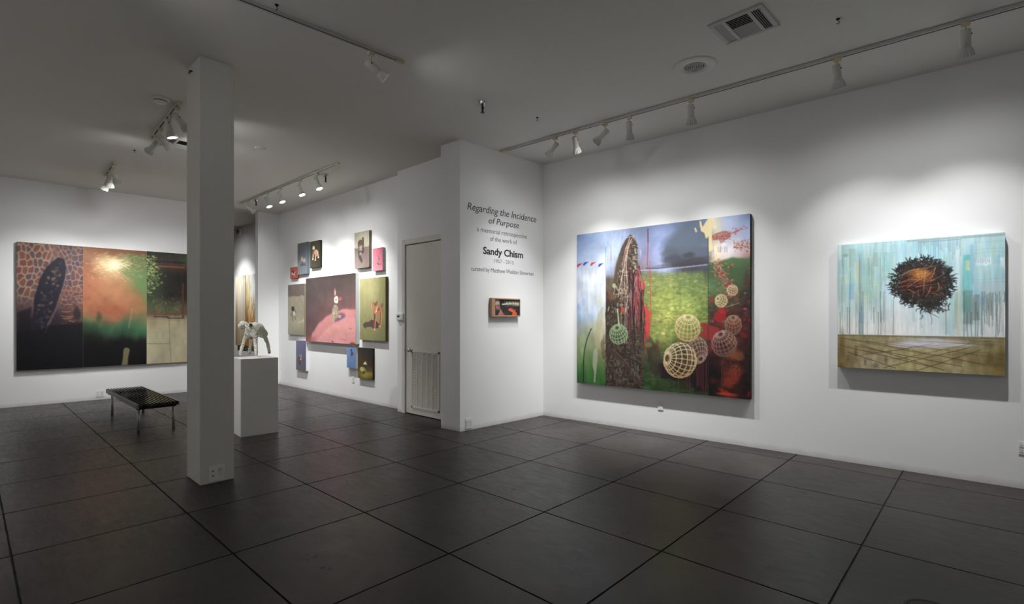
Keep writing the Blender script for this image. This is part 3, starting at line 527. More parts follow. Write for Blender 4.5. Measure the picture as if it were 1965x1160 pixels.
    P.blob(644.8, 575.5, .9, 1.4, (40, 36, 44)); P.poly([(641.5, 570), (640, 562), (641, 555), (643, 552), (644.5, 556), (645, 564), (644, 569)], (150, 96, 96), .9, .3); P.poly([(642.6, 567), (642.2, 560), (643.3, 557), (644, 562), (643.6, 567)], (224, 196, 184), .9)
    P.blob(652.5, 574, 3.6, 2.8, (196, 104, 112), .98, .25); P.blob(653, 574, 2, 1.5, (150, 62, 74), .8, .5)
    P.poly([(671, 662), (672, 658), (676, 657), (683, 660), (683, 662.5)], (184, 64, 46)); P.stroke([(637, 655.5), (639.5, 657)], 2, (110, 60, 60), .8); P.stroke([(655, 651), (664, 654)], 1, (150, 84, 84), .7); P.stroke([(670, 630), (675, 632)], 1, (150, 90, 90), .7)
    for _ in range(26): P.blob(R_.uniform(625, 680), R_.uniform(640, 660), .7, .6, (160, 96, 92), .5)
    L.append((P, (206, 206, 202), 'largest canvas of the cluster, white toy rabbit on a pink spotlit ground', 'rabbit'))
    P = small([(552, 547.5), (583.8, 544.6), (583.8, 643.5), (553.5, 642)], [(0, [(124, 112, 102), (112, 100, 92)]), (.235, [(122, 110, 100), (110, 98, 90)]), (.24, [(166, 156, 132), (146, 138, 118)]), (.6, [(168, 160, 136), (146, 138, 116)]), (.75, [(170, 164, 138), (160, 152, 126)]), (1, [(154, 148, 124), (140, 134, 110)])], 37)
    P.blob(562, 593, 3.2, 5, (70, 58, 56), .95, .35, .3); P.blob(564.5, 602, 1.8, 4.5, (206, 200, 200), .95, .3, .2); P.blob(560, 604, 2.6, 4, (126, 116, 112), .8, .5, .3); P.stroke([(561, 607), (561.5, 614), (563, 615)], 1.1, (96, 84, 84)); P.stroke([(565, 608), (567.5, 613.5)], 1.1, (84, 74, 74)); P.stroke([(566, 596), (567.5, 600)], 1.1, (84, 70, 70)); P.stroke([(572, 620), (580, 617), (584, 614)], 3, (184, 176, 150), .5)
    L.append((P, (118, 112, 92), 'tall beige canvas with a small toy dog, left of the rabbit canvas', 'beige'))
    P = small([(690, 536.2), (739.7, 531), (740, 655.1), (691, 652.6)], [(0, [(176, 170, 116), (178, 172, 120), (140, 136, 86)]), (.2, [(170, 164, 108), (182, 176, 124), (146, 142, 92)]), (.6, [(152, 148, 96), (160, 156, 104), (146, 142, 96)]), (1, [(138, 134, 88), (140, 138, 90), (134, 132, 88)])], 38)
    P.poly([(696, 624), (700, 619), (707, 618), (713, 614), (720, 615), (728, 622), (728, 629), (718, 632), (712, 628), (704, 628), (701, 631), (698, 628)], (92, 72, 70), .95, .6)
    P.poly([(721, 590), (726, 587), (730, 588), (732, 594), (733, 603), (730, 606), (724, 605), (719, 605), (717, 600)], (196, 128, 88), .98, .4)
    P.poly([(710.5, 586), (713, 583), (717, 583), (719, 588), (720, 596), (718, 600), (714, 596), (711.5, 592)], (196, 134, 96), .98, .3)
    P.poly([(718, 583), (723, 578.5), (725, 578), (724.5, 583), (722, 588), (719, 588)], (156, 88, 66)); P.stroke([(717, 580), (717.3, 584)], 1, (140, 76, 54)); P.poly([(730, 589), (732.5, 583), (735, 582), (735.5, 585), (733, 591)], (160, 90, 62))
    P.stroke([(720, 602), (718.5, 618), (718, 633)], 3.4, (146, 80, 56)); P.stroke([(721.5, 605), (720.5, 620), (719, 633)], 1.3, (220, 160, 118)); P.stroke([(731, 602), (730.5, 616), (728, 627)], 3.2, (166, 94, 62)); P.stroke([(732.5, 600), (732, 616), (729.5, 628)], 1.2, (222, 160, 112)); P.blob(718.5, 633, 2.2, 2, (226, 176, 130)); P.blob(728.5, 627, 2, 1.8, (220, 166, 120))
    P.stroke([(724, 589), (722, 596), (719, 603)], 1.3, (240, 208, 166)); P.blob(722.5, 598.5, 1, 1, (250, 232, 200)); P.stroke([(712.5, 585), (714, 594)], 1, (236, 196, 156)); P.blob(727, 594, 2.4, 3, (140, 74, 50), .7, .6); P.stroke([(718, 603), (720, 610)], 2, (120, 50, 40), .8)
    L.append((P, (88, 86, 54), 'tall olive green canvas with a coppery toy calf, right of the rabbit canvas', 'calf'))
    P = small([(568.3, 652.9), (587, 654.5), (587.4, 712.2), (568.3, 710.4)], [(0, [(118, 112, 144), (108, 104, 138)]), (.3, [(108, 106, 140), (104, 102, 134)]), (.8, [(104, 100, 116), (100, 96, 112)]), (1, [(106, 100, 112), (100, 94, 106)])], 39)
    P.blob(575, 690, 2.2, 7, (112, 72, 58), .95, .35, .35, .1); P.stroke([(574.5, 681), (575, 685)], 1.2, (150, 140, 150)); P.stroke([(578, 682), (577.5, 690)], 1.3, (196, 190, 200)); P.blob(577, 690.5, .9, 1.3, (226, 222, 226)); P.blob(576, 698, 1.2, 2.5, (70, 50, 46), .9, .4)
    L.append((P, (214, 214, 214), 'slim purple canvas with a brown toy animal, lowest on the left of the cluster', 'purple'))
    P = small([(665.5, 667.1), (682.2, 667.7), (682.2, 707.8), (665.7, 705.7)], [(0, [(110, 146, 196), (104, 144, 200)]), (1, [(104, 136, 180), (100, 130, 172)])], 40)
    P.blob(674.5, 673, 1.9, 2.6, (64, 58, 66), .95, .3, .3); P.blob(675.5, 679, 2.4, 4, (92, 64, 62), .95, .3, .3); P.stroke([(673.5, 680), (673.5, 683.5)], 1.1, (74, 66, 84)); P.stroke([(676, 682), (676, 685.5)], 1.2, (150, 106, 92)); P.blob(675, 674.5, .8, .7, (170, 110, 90))
    L.append((P, (206, 208, 212), 'small sky blue canvas with a dark toy bear, just below the rabbit canvas', 'blue'))
    P = small([(686.8, 667.8), (715, 669), (715, 730.6), (686.8, 725)], [(0, [(52, 48, 38), (46, 44, 38), (40, 40, 36)]), (.25, [(78, 60, 40), (64, 52, 40), (44, 40, 38)]), (.55, [(80, 62, 36), (84, 66, 42), (58, 46, 40)]), (.72, [(88, 74, 40), (96, 80, 40), (104, 88, 46)]), (.8, [(120, 108, 44), (166, 156, 76), (142, 132, 60)]), (.93, [(110, 98, 38), (156, 142, 58), (112, 98, 44)]), (1, [(96, 82, 34), (110, 96, 40), (70, 60, 34)])], 41, .04)
    P.blob(694.5, 709, 4, 4.5, (196, 190, 118), .98, .35, .2); P.blob(697, 715.5, 4, 2.2, (70, 56, 24), .9, .5, .2); P.poly([(697, 699), (700, 695), (702.5, 694.5), (704, 701), (701, 700), (698, 700.5)], (232, 222, 182)); P.blob(700, 702, 2.4, 2, (60, 48, 34), .8, .4); P.poly([(698, 705), (703, 711), (700, 713), (697, 709)], (176, 166, 96), .9, .4); P.stroke([(694, 711), (695.5, 716)], 1.2, (196, 170, 120))
    L.append((P, (60, 54, 40), 'dark canvas with a yellowish toy animal, lowest on the right of the cluster', 'yellow'))
    return L
def framed_picture():
    P = Paint(W_TITLE, .038, [(948.3, 575.0), (997, 576.2), (996.2, 605.0), (948.9, 605.8)], .0022, 51)
    P.matrix([(0, [(46, 42, 40), (40, 40, 38), (60, 62, 56), (90, 84, 78)]), (.25, [(60, 50, 46), (40, 40, 38), (130, 126, 110), (150, 146, 128)]), (.36, [(52, 44, 42), (60, 52, 48), (110, 102, 88), (150, 142, 116)]), (.4, [(60, 48, 44), (52, 42, 44), (60, 46, 48), (52, 42, 56)]), (1, [(46, 34, 36), (48, 40, 48), (56, 40, 46), (46, 36, 42)])], 0, 1, .03)
    P.mottle(.2, 10, 8, 1); r = P.r
    P.stroke([(964, 584.5), (975, 583.5), (985, 583), (996, 584)], 2.6, (206, 200, 172), .9)
    for _ in range(30): P.blob(r.uniform(965, 995), r.gauss(581, 1.6), 1, .9, r.choice([(226, 224, 206), (180, 176, 140), (110, 106, 90)]), .7)
    P.blob(954.5, 583, 4.4, 6.5, (206, 170, 152), .95, .3, .1); P.blob(955.5, 590, 4, 6, (150, 112, 108), .95, .4, .15); P.blob(955, 577.5, 4.5, 2, (150, 150, 158), .8, .5, .3); P.blob(960.5, 582, 1.6, 5, (44, 36, 36), .9, .4)
    P.blob(952, 587.2, 1.3, .8, (70, 48, 50), .9, .5); P.blob(956, 587, 1.6, .8, (64, 44, 48), .9, .5); P.stroke([(954, 587), (953.4, 591.5)], 1.1, (180, 140, 128)); P.blob(954.5, 595, 3, 1.3, (96, 66, 84), .8, .5); P.blob(953, 599, 5, 3, (60, 44, 54), .7, .7)
    P.poly([(959.5, 592), (963, 597), (968, 605.5), (955, 605.5), (959, 598)], (176, 132, 112), .9, .4); P.poly([(962, 605.5), (965, 600), (969, 605.5)], (170, 90, 56), .9, .4); P.blob(949.5, 596, 2, 5, (120, 60, 40), .6, .7)
    P.poly([(975.5, 594), (979, 592), (983, 593), (986, 596), (989, 594.5), (989, 599), (992, 602), (991, 605.5), (982, 605.5), (984, 600), (980, 598), (976, 596.5)], (228, 92, 48), .98, .6); P.stroke([(976, 595), (982, 598), (986, 601)], 1.1, (240, 130, 80), .7)
    return P
def far_paintings():
    A = Paint(W_ANIM, .05, [(452, 531), (471, 528.4), (471, 664.2), (452, 662.4)], .014, 61)
    A.matrix([(0, [(214, 202, 176), (226, 216, 190), (180, 168, 144)]), (.06, [(236, 224, 194), (240, 228, 196), (206, 196, 176)]), (.3, [(220, 200, 168), (226, 212, 190), (196, 186, 170)]), (.55, [(188, 160, 120), (214, 200, 176), (196, 180, 160)]), (.8, [(170, 140, 100), (196, 178, 146), (184, 164, 134)]), (1, [(160, 130, 92), (176, 152, 116), (170, 150, 118)])], 0, 1, .05)
    A.mottle(.14, 14, 2, 1)
    B = Paint(W_ANIM, .045, [(472, 528.3), (496.5, 524.4), (496.5, 666.3), (472, 664.3)], .014, 62)
    B.matrix([(0, [(236, 222, 176), (240, 238, 232), (240, 240, 238)]), (.2, [(232, 208, 140), (238, 232, 218), (240, 240, 238)]), (.4, [(214, 176, 96), (232, 222, 200), (240, 236, 232)]), (.6, [(190, 128, 50), (222, 186, 130), (232, 216, 200)]), (.75, [(196, 124, 40), (200, 160, 100), (214, 190, 160)]), (1, [(186, 120, 40), (190, 150, 90), (214, 196, 160)])], 0, 1, .06)
    B.mottle(.2, 12, 6, 1); r = B.r
    for _ in range(50):
        x = r.uniform(472, 494); y = r.uniform(570, 655); B.stroke([(x, y), (x + r.uniform(-1, 1), y + r.uniform(4, 14))], 1.2, r.choice([(170, 100, 30), (214, 170, 90), (150, 96, 56), (206, 140, 60)]), .6)
    B.stroke([(493, 555), (491.5, 560), (493.5, 565), (491.2, 571)], 2, (170, 50, 44), .95)
    return A, B
# ------------------------------------------------------------------ scene helpers
COL = bpy.context.scene.collection
def obj(name, bm, mat, parent=None, smooth=False, mw=None, mats=None):
    me = bpy.data.meshes.new(name); bm.normal_update(); bm.to_mesh(me); bm.free()
    for m in (mats or [mat]): me.materials.append(m)
    if smooth:
        for p in me.polygons: p.use_smooth = True
    o = bpy.data.objects.new(name, me); COL.objects.link(o)
    if parent is not None: o.parent = parent
    if mw is not None: o.matrix_basis = mw
    return o
def tag(o, label, cat, group=None):
    o['label'] = label; o['category'] = cat
    if group: o['group'] = group
    return o
def thing(name, label, cat, mw=None, group=None):
    o = bpy.data.objects.new(name, None); COL.objects.link(o); o.empty_display_size = .1
    if mw is not None: o.matrix_basis = mw
    return tag(o, label, cat, group)
def struct(name, bm, mat, mw=None, mats=None):
    o = obj(name, bm, mat, None, False, mw, mats); o['kind'] = 'structure'; return o
def copy_thing(root, mw, label, group=None):
    c = root.copy(); COL.objects.link(c); c.matrix_basis = mw; c['label'] = label
    if group: c['group'] = group
    for ch in [o for o in bpy.data.objects if o.parent == root]:
        d = ch.copy(); COL.objects.link(d); d.parent = c
        for g in [o for o in bpy.data.objects if o.parent == ch]:
            e = g.copy(); COL.objects.link(e); e.parent = d
    return c
def bx(bm, x0, x1, y0, y1, z0, z1, mi=0, bevel=0.):
    v = [bm.verts.new((x, y, z)) for z in (z0, z1) for y in (y0, y1) for x in (x0, x1)]
    fs = []
    for q in ((0, 2, 3, 1), (4, 5, 7, 6), (0, 1, 5, 4), (2, 6, 7, 3), (0, 4, 6, 2), (1, 3, 7, 5)):
        f = bm.faces.new([v[i] for i in q]); f.material_index = mi; fs.append(f)
    if bevel: bmesh.ops.bevel(bm, geom=list({e for f in fs for e in f.edges}), offset=bevel, segments=2, affect='EDGES', clamp_overlap=True)
    return bm
def box(x0, x1, y0, y1, z0, z1, bevel=0.): return bx(bmesh.new(), x0, x1, y0, y1, z0, z1, 0, bevel)
def prism(poly, z0, z1, bm=None):
    bm = bm or bmesh.new(); n = len(poly)
    a = [bm.verts.new((x, y, z0)) for x, y in poly]; b = [bm.verts.new((x, y, z1)) for x, y in poly]
    bm.faces.new(b); bm.faces.new(a[::-1])
    for i in range(n): bm.faces.new([a[i], a[(i + 1) % n], b[(i + 1) % n], b[i]])
    bmesh.ops.recalc_face_normals(bm, faces=bm.faces); return bm
def lathe(prof, seg=32, flute=None, cap0=True, cap1=True, bm=None):
    """prof: [(r, z)] about local z; flute: per-ring flute depth"""
    bm = bm or bmesh.new(); rings = []
    for k, (r, z) in enumerate(prof):
        fl = flute[k] if flute else 0
        rings.append([bm.verts.new(((r - (fl if i % 2 else 0)) * math.cos(2 * math.pi * i / seg), (r - (fl if i % 2 else 0)) * math.sin(2 * math.pi * i / seg), z)) for i in range(seg)])
    for a, b in zip(rings, rings[1:]):
        for i in range(seg): bm.faces.new([a[i], a[(i + 1) % seg], b[(i + 1) % seg], b[i]])
    if cap0: bm.faces.new(rings[0][::-1])
    if cap1: bm.faces.new(rings[-1])
    bmesh.ops.recalc_face_normals(bm, faces=bm.faces)
    return bm
def tube(bm, a, b, r, seg=12, r1=None):
    a = Vector(a); b = Vector(b); d = b - a; q = d.to_track_quat('Z', 'Y').to_matrix().to_4x4(); q.translation = a
    r1 = r if r1 is None else r1
    v0 = [bm.verts.new(q @ Vector((r * math.cos(2 * math.pi * i / seg), r * math.sin(2 * math.pi * i / seg), 0))) for i in range(seg)]
    v1 = [bm.verts.new(q @ Vector((r1 * math.cos(2 * math.pi * i / seg), r1 * math.sin(2 * math.pi * i / seg), d.length))) for i in range(seg)]
    for i in range(seg): bm.faces.new([v0[i], v0[(i + 1) % seg], v1[(i + 1) % seg], v1[i]])
    bm.faces.new(v0[::-1]); bm.faces.new(v1); return bm

# ------------------------------------------------------------------ materials
def mat(name, rgb, rough=.6, metal=0., spec=.5, noise=None, bump=None, emit=None):
    m = bpy.data.materials.new(name); m.use_nodes = True; nt = m.node_tree; b = nt.nodes['Principled BSDF']
    c = tuple(float(x) for x in s2l(np.array(rgb) / 255)) + (1,)
    b.inputs['Base Color'].default_value = c; b.inputs['Roughness'].default_value = rough; b.inputs['Metallic'].default_value = metal; b.inputs['Specular IOR Level'].default_value = spec
    tc = nt.nodes.new('ShaderNodeTexCoord')
    sc, amt = noise or (14., .04)
    n = nt.nodes.new('ShaderNodeTexNoise'); n.inputs['Scale'].default_value = sc; n.inputs['Detail'].default_value = 5
    nt.links.new(tc.outputs['Object'], n.inputs['Vector'])
    mx = nt.nodes.new('ShaderNodeMix'); mx.data_type = 'RGBA'; mx.inputs[6].default_value = tuple(x * (1 - amt) for x in c[:3]) + (1,); mx.inputs[7].default_value = tuple(min(1, x * (1 + amt)) for x in c[:3]) + (1,)
    nt.links.new(n.outputs['Fac'], mx.inputs[0]); nt.links.new(mx.outputs[2], b.inputs['Base Color'])
    if bump:
        n2 = nt.nodes.new('ShaderNodeTexNoise'); n2.inputs['Scale'].default_value = bump[0]; n2.inputs['Detail'].default_value = 6; nt.links.new(tc.outputs['Object'], n2.inputs['Vector'])
        bp = nt.nodes.new('ShaderNodeBump'); bp.inputs['Strength'].default_value = bump[1]; bp.inputs['Distance'].default_value = bump[2]; nt.links.new(n2.outputs['Fac'], bp.inputs['Height']); nt.links.new(bp.outputs[0], b.inputs['Normal'])
    if emit: b.inputs['Emission Color'].default_value = (1, .97, .92, 1); b.inputs['Emission Strength'].default_value = emit
    return m
def wall_material():
    """matt white paint with roller texture and scuffed dirt just above the floor"""
    m = mat('white_wall_paint', (234, 234, 233), .75, 0, .25, (3., .015), (260., .06, .002)); nt = m.node_tree; b = nt.nodes['Principled BSDF']
    g = nt.nodes.new('ShaderNodeNewGeometry'); sp = nt.nodes.new('ShaderNodeSeparateXYZ'); nt.links.new(g.outputs['Position'], sp.inputs[0])
    n = nt.nodes.new('ShaderNodeTexNoise'); n.inputs['Scale'].default_value = 7; n.inputs['Detail'].default_value = 8; n.inputs['Roughness'].default_value = .75; nt.links.new(g.outputs['Position'], n.inputs['Vector'])
    ad = nt.nodes.new('ShaderNodeMath'); ad.operation = 'MULTIPLY_ADD'; ad.inputs[1].default_value = -.07; nt.links.new(n.outputs['Fac'], ad.inputs[0]); nt.links.new(sp.outputs['Z'], ad.inputs[2])
    mr = nt.nodes.new('ShaderNodeMapRange'); mr.inputs['From Min'].default_value = -.03; mr.inputs['From Max'].default_value = .03; mr.inputs['To Min'].default_value = .45; mr.inputs['To Max'].default_value = 0; nt.links.new(ad.outputs[0], mr.inputs['Value'])
    old = b.inputs['Base Color'].links[0].from_socket; mx = nt.nodes.new('ShaderNodeMix'); mx.data_type = 'RGBA'; mx.inputs[7].default_value = (.33, .31, .28, 1)
    nt.links.new(mr.outputs[0], mx.inputs[0]); nt.links.new(old, mx.inputs[6]); nt.links.new(mx.outputs[2], b.inputs['Base Color']); return m
def floor_material():
    m = bpy.data.materials.new('stained_concrete'); m.use_nodes = True; nt = m.node_tree; b = nt.nodes['Principled BSDF']; L = nt.links
    tc = nt.nodes.new('ShaderNodeTexCoord')
    at = nt.nodes.new('ShaderNodeAttribute'); at.attribute_name = 'slab'
    def noise(sc, det, ro, stretch=(1, 1, 1), dist=0):
        mp = nt.nodes.new('ShaderNodeMapping'); mp.inputs['Scale'].default_value = stretch; L.new(tc.outputs['Object'], mp.inputs['Vector'])
        ad = nt.nodes.new('ShaderNodeVectorMath'); ad.operation = 'MULTIPLY_ADD'; ad.inputs[1].default_value = (9, 7, 5); L.new(at.outputs['Color'], ad.inputs[0]); L.new(mp.outputs[0], ad.inputs[2])
        n = nt.nodes.new('ShaderNodeTexNoise'); n.inputs['Scale'].default_value = sc; n.inputs['Detail'].default_value = det; n.inputs['Roughness'].default_value = ro; n.inputs['Distortion'].default_value = dist; L.new(ad.outputs[0], n.inputs['Vector']); return n.outputs['Fac']
    n1 = noise(1.6, 6, .6, dist=.6); n2 = noise(7, 8, .7, (1, 3.2, 1), .8); n3 = noise(45, 4, .6)
    r1 = nt.nodes.new('ShaderNodeValToRGB'); e = r1.color_ramp.elements; e[0].position = .3; e[0].color = (.013, .011, .0105, 1); e[1].position = .72; e[1].color = (.042, .036, .032, 1); L.new(n1, r1.inputs[0])
    r2 = nt.nodes.new('ShaderNodeValToRGB'); e = r2.color_ramp.elements; e[0].position = .3; e[0].color = (.5, .48, .48, 1); e[1].position = .75; e[1].color = (1.6, 1.52, 1.48, 1); L.new(n2, r2.inputs[0])
    m1 = nt.nodes.new('ShaderNodeMix'); m1.data_type = 'RGBA'; m1.blend_type = 'MULTIPLY'; m1.inputs[0].default_value = 1; L.new(r1.outputs[0], m1.inputs[6]); L.new(r2.outputs[0], m1.inputs[7])
    sp = nt.nodes.new('ShaderNodeSeparateColor'); L.new(at.outputs['Color'], sp.inputs[0])
    mr = nt.nodes.new('ShaderNodeMapRange'); mr.inputs['To Min'].default_value = .82; mr.inputs['To Max'].default_value = 1.18; L.new(sp.outputs[0], mr.inputs['Value'])
    m2 = nt.nodes.new('ShaderNodeVectorMath'); m2.operation = 'SCALE'; L.new(m1.outputs[2], m2.inputs[0]); L.new(mr.outputs[0], m2.inputs['Scale'])
    L.new(m2.outputs[0], b.inputs['Base Color'])
    rr = nt.nodes.new('ShaderNodeMapRange'); rr.inputs['From Min'].default_value = .3; rr.inputs['From Max'].default_value = .7; rr.inputs['To Min'].default_value = .27; rr.inputs['To Max'].default_value = .48; L.new(n2, rr.inputs['Value']); L.new(rr.outputs[0], b.inputs['Roughness'])
    b.inputs['Specular IOR Level'].default_value = .36
    bp = nt.nodes.new('ShaderNodeBump'); bp.inputs['Strength'].default_value = .25; bp.inputs['Distance'].default_value = .002
    ms = nt.nodes.new('ShaderNodeMath'); ms.operation = 'ADD'; L.new(n2, ms.inputs[0]); L.new(n3, ms.inputs[1]); L.new(ms.outputs[0], bp.inputs['Height']); L.new(bp.outputs[0], b.inputs['Normal'])
    return m
def wood_material():
    m = mat('oak', (176, 128, 92), .5, 0, .4); nt = m.node_tree; b = nt.nodes['Principled BSDF']; tc = [n for n in nt.nodes if n.type == 'TEX_COORD'][0]
    w = nt.nodes.new('ShaderNodeTexWave'); w.inputs['Scale'].default_value = 60; w.inputs['Distortion'].default_value = 5; w.inputs['Detail'].default_value = 3; w.bands_direction = 'Y'; nt.links.new(tc.outputs['Object'], w.inputs['Vector'])
    r = nt.nodes.new('ShaderNodeValToRGB'); r.color_ramp.elements[0].color = (.34, .19, .11, 1); r.color_ramp.elements[1].color = (.46, .27, .16, 1); nt.links.new(w.outputs['Fac'], r.inputs[0]); nt.links.new(r.outputs[0], b.inputs['Base Color']); return m
def paint_material(name, rough=.55):
    m = bpy.data.materials.new(name); m.use_nodes = True; nt = m.node_tree; b = nt.nodes['Principled BSDF']
    a = nt.nodes.new('ShaderNodeAttribute'); a.attribute_name = 'pigment'; tc = nt.nodes.new('ShaderNodeTexCoord'); n = nt.nodes.new('ShaderNodeTexNoise'); n.inputs['Scale'].default_value = 220; nt.links.new(tc.outputs['Object'], n.inputs['Vector'])
    nt.links.new(a.outputs['Color'], b.inputs['Base Color']); b.inputs['Roughness'].default_value = rough; b.inputs['Specular IOR Level'].default_value = .3
    bp = nt.nodes.new('ShaderNodeBump'); bp.inputs['Strength'].default_value = .12; bp.inputs['Distance'].default_value = .001; nt.links.new(n.outputs['Fac'], bp.inputs['Height']); nt.links.new(bp.outputs[0], b.inputs['Normal']); return m

M = dict(wall=wall_material(), ceil=mat('ceiling_paint', (224, 221, 216), .85, 0, .2, (2., .02), (200., .05, .002)), floor=floor_material(), groove=mat('dark_joint', (14, 12, 11), .7),
         stain=mat('dark_stain', (14, 12, 11), .5), column=mat('column_paint', (210, 207, 200), .7, 0, .25, (3., .02)), pedestal=mat('pedestal_paint', (224, 222, 216), .6, 0, .3, (4., .02)),
         door=mat('door_paint', (214, 211, 202), .45, 0, .4), plate=mat('white_plastic', (226, 226, 222), .35), slot=mat('black_slot', (18, 18, 18), .6), plaster=mat('plaster_gauze', (226, 222, 208), .9, 0, .15, (40., .12), (60., .7, .012)),
         lampwhite=mat('lamp_white', (206, 206, 198), .4, 0, .5), cream=mat('aged_cream', (204, 192, 160), .5), track=mat('track_white', (196, 194, 188), .4), trackslot=mat('track_slot', (20, 18, 17), .5), bulb=mat('lit_bulb', (255, 250, 240), .4, emit=14.),
         black=mat('black_lacquer', (14, 13, 14), .17, 0, .8), steel=mat('brushed_steel', (168, 166, 164), .42, .55), rail=mat('lit_slat_grey', (136, 135, 133), .45, .4), dark=mat('dark_metal', (46, 42, 40), .45, .8), chrome=mat('chrome', (210, 208, 204), .2, 1.),  # rail: grey that imitates wall light reflected on the outer slat side
         vent=mat('vent_enamel', (190, 188, 184), .45), ventdark=mat('duct_dark', (12, 11, 11), .9), oak=wood_material(), letters=mat('black_vinyl', (30, 30, 34), .5), letters2=mat('grey_vinyl', (84, 86, 92), .5),
         lens=mat('dark_lens', (110, 108, 102), .12, .6, .8), screen=mat('lcd', (84, 88, 76), .2), paint=paint_material('oil_paint'), shoe=mat('gallery_grey', (158, 156, 150), .6), drain=mat('cast_drain', (70, 62, 58), .4, .7))

# ------------------------------------------------------------------ room
T = .15; YL = -2.7; XN = 2.3
def rp(x, off=0.): return (x, 5.8908 + .0489 * x + off)
def tp(y, off=0.): return (-4.9267 + .0458 * y + off, y)
def bk(y, off=0.): return (-11.184 + .0426 * y + off, y)
def an(x, off=0.): return (x, 4.522 - .001 * x + off)
cy = 5.8908 + .0489 * -4.665
struct('wall_right', prism([(-5.6, rp(-5.6)[1]), rp(XN - .002), rp(XN - .002, T), (-5.6, rp(-5.6, T)[1])], 0, ZC), M['wall'])
struct('wall_middle', prism([(-5.09, 4.128), (tp(4.14)[0], 4.14), tp(rp(-4.667)[1] - .001), (-5.09, rp(-5.09)[1] - .001)], 0, ZC), M['wall'])
DX0, DX1, DZ = -6.258, -5.33, 2.47
bm = bmesh.new()
for a, b, z0, z1 in ((-6.46, DX0, 0, ZC), (DX1, -5.092, 0, ZC), (DX0, DX1, DZ, ZC)): bx(bm, a, b, 4.41, 4.6, z0, z1)
struct('wall_recess', bm, M['wall'])
struct('wall_far', prism([an(-16), (-6.462, an(-6.462)[1]), (-6.462, an(-6.462, T)[1]), an(-16, T)], 0, ZC), M['wall'])
struct('wall_back', prism([bk(YL + .002), bk(3.58), bk(3.58, -T), bk(YL + .002, -T)], 0, ZC), M['wall'])
struct('wall_stub', prism([bk(4.12), bk(4.531), bk(4.531, -T), bk(4.12, -T)], 0, ZC), M['wall'])
struct('wall_end', box(-16.1, -16, YL, 4.7, 0, ZC), M['wall'])
struct('wall_left', box(-16.1, XN, YL - .1, YL, 0, ZC), M['wall'])
struct('wall_near', box(XN, XN + .1, YL - .1, 6.2, 0, ZC), M['wall'])
struct('ceiling', box(-16.2, 4.7, -4.2, 6.5, ZC, ZC + .1), M['ceil'])
# floor: three-foot stained concrete squares with open saw-cut joints
gx = [-.5688, -1.4329, -2.3387, -3.2767, -4.1941, -5.1322, -6.0312, -6.9429]; gy = [.1846, 1.0848, 1.9576, 2.8459, 3.7653, 4.6708, 5.5318]
while gx[-1] > -16.2: gx.append(gx[-1] - .914)
gx = gx[::-1]
while gx[-1] < 4.6: gx.append(gx[-1] + .914)
while gy[0] > -4.2: gy.insert(0, gy[0] - .914)
gy.append(6.45)
bm = bmesh.new(); lay = bm.loops.layers.float_color.new('slab'); rr = random.Random(5); g = .0052
bx(bm, gx[0], gx[-1], gy[0], gy[-1], -.12, -.007, 1)
for i in range(len(gx) - 1):
    for j in range(len(gy) - 1):
        x0, x1, y0, y1 = gx[i] + g, gx[i + 1] - g, gy[j] + g, gy[j + 1] - g; c = (rr.random(), rr.random(), rr.random(), 1)
        nb = 12; rim = []
        for (ax, ay, bx_, by) in ((x0, y0, x1, y0), (x1, y0, x1, y1), (x1, y1, x0, y1), (x0, y1, x0, y0)):
            for k in range(nb):
                w = rr.uniform(-.0011, .0016); t = k / nb; dx, dy = bx_ - ax, by - ay; L = math.hypot(dx, dy)
                rim.append((ax + dx * t - dy / L * (w if k else .002), ay + dy * t + dx / L * (w if k else .002)))
        top = [bm.verts.new((x, y, 0)) for x, y in rim]; low = [bm.verts.new((x, y, -.0068)) for x, y in rim]
        f = bm.faces.new(top)
        for lp in f.loops: lp[lay] = c
        for k in range(len(rim)):
            q = (k + 1) % len(rim); f = bm.faces.new([top[k], low[k], low[q], top[q]]); f.material_index = 1
def disc(bm, x, y, r, z, n=9, mi=0, rag=0.):
    f = bm.faces.new([bm.verts.new((x + r * (1 + rr.uniform(-rag, rag)) * math.cos(6.2832 * k / n), y + r * (1 + rr.uniform(-rag, rag)) * math.sin(6.2832 * k / n), z)) for k in range(n)]); f.material_index = mi
for px, py, r in [(590, 1066, .011), (605, 1069, .019), (591, 1075, .012), (581, 1073, .008), (620, 1090, .015), (632, 1093, .013), (722, 1130, .009), (727, 1135, .012), (736, 1136, .008), (1068, 882, .014), (986, 940, .02), (962, 967, .012), (938, 1044, .012), (1652, 1013, .006), (1559, 1069, .006), (610, 1086, .004)]:
    p = cast_z(px, py, .0006); disc(bm, p.x, p.y, r, .0006, 9, 2, .4)
struct('floor', bm, M['floor'], None, [M['floor'], M['groove'], M['stain']])
# square column
tag(obj('square_column', box(-5.176, -4.8, 1.335, 1.597, 0, ZC, .004), M['column']), 'tall square white column standing in the middle of the gallery', 'column')

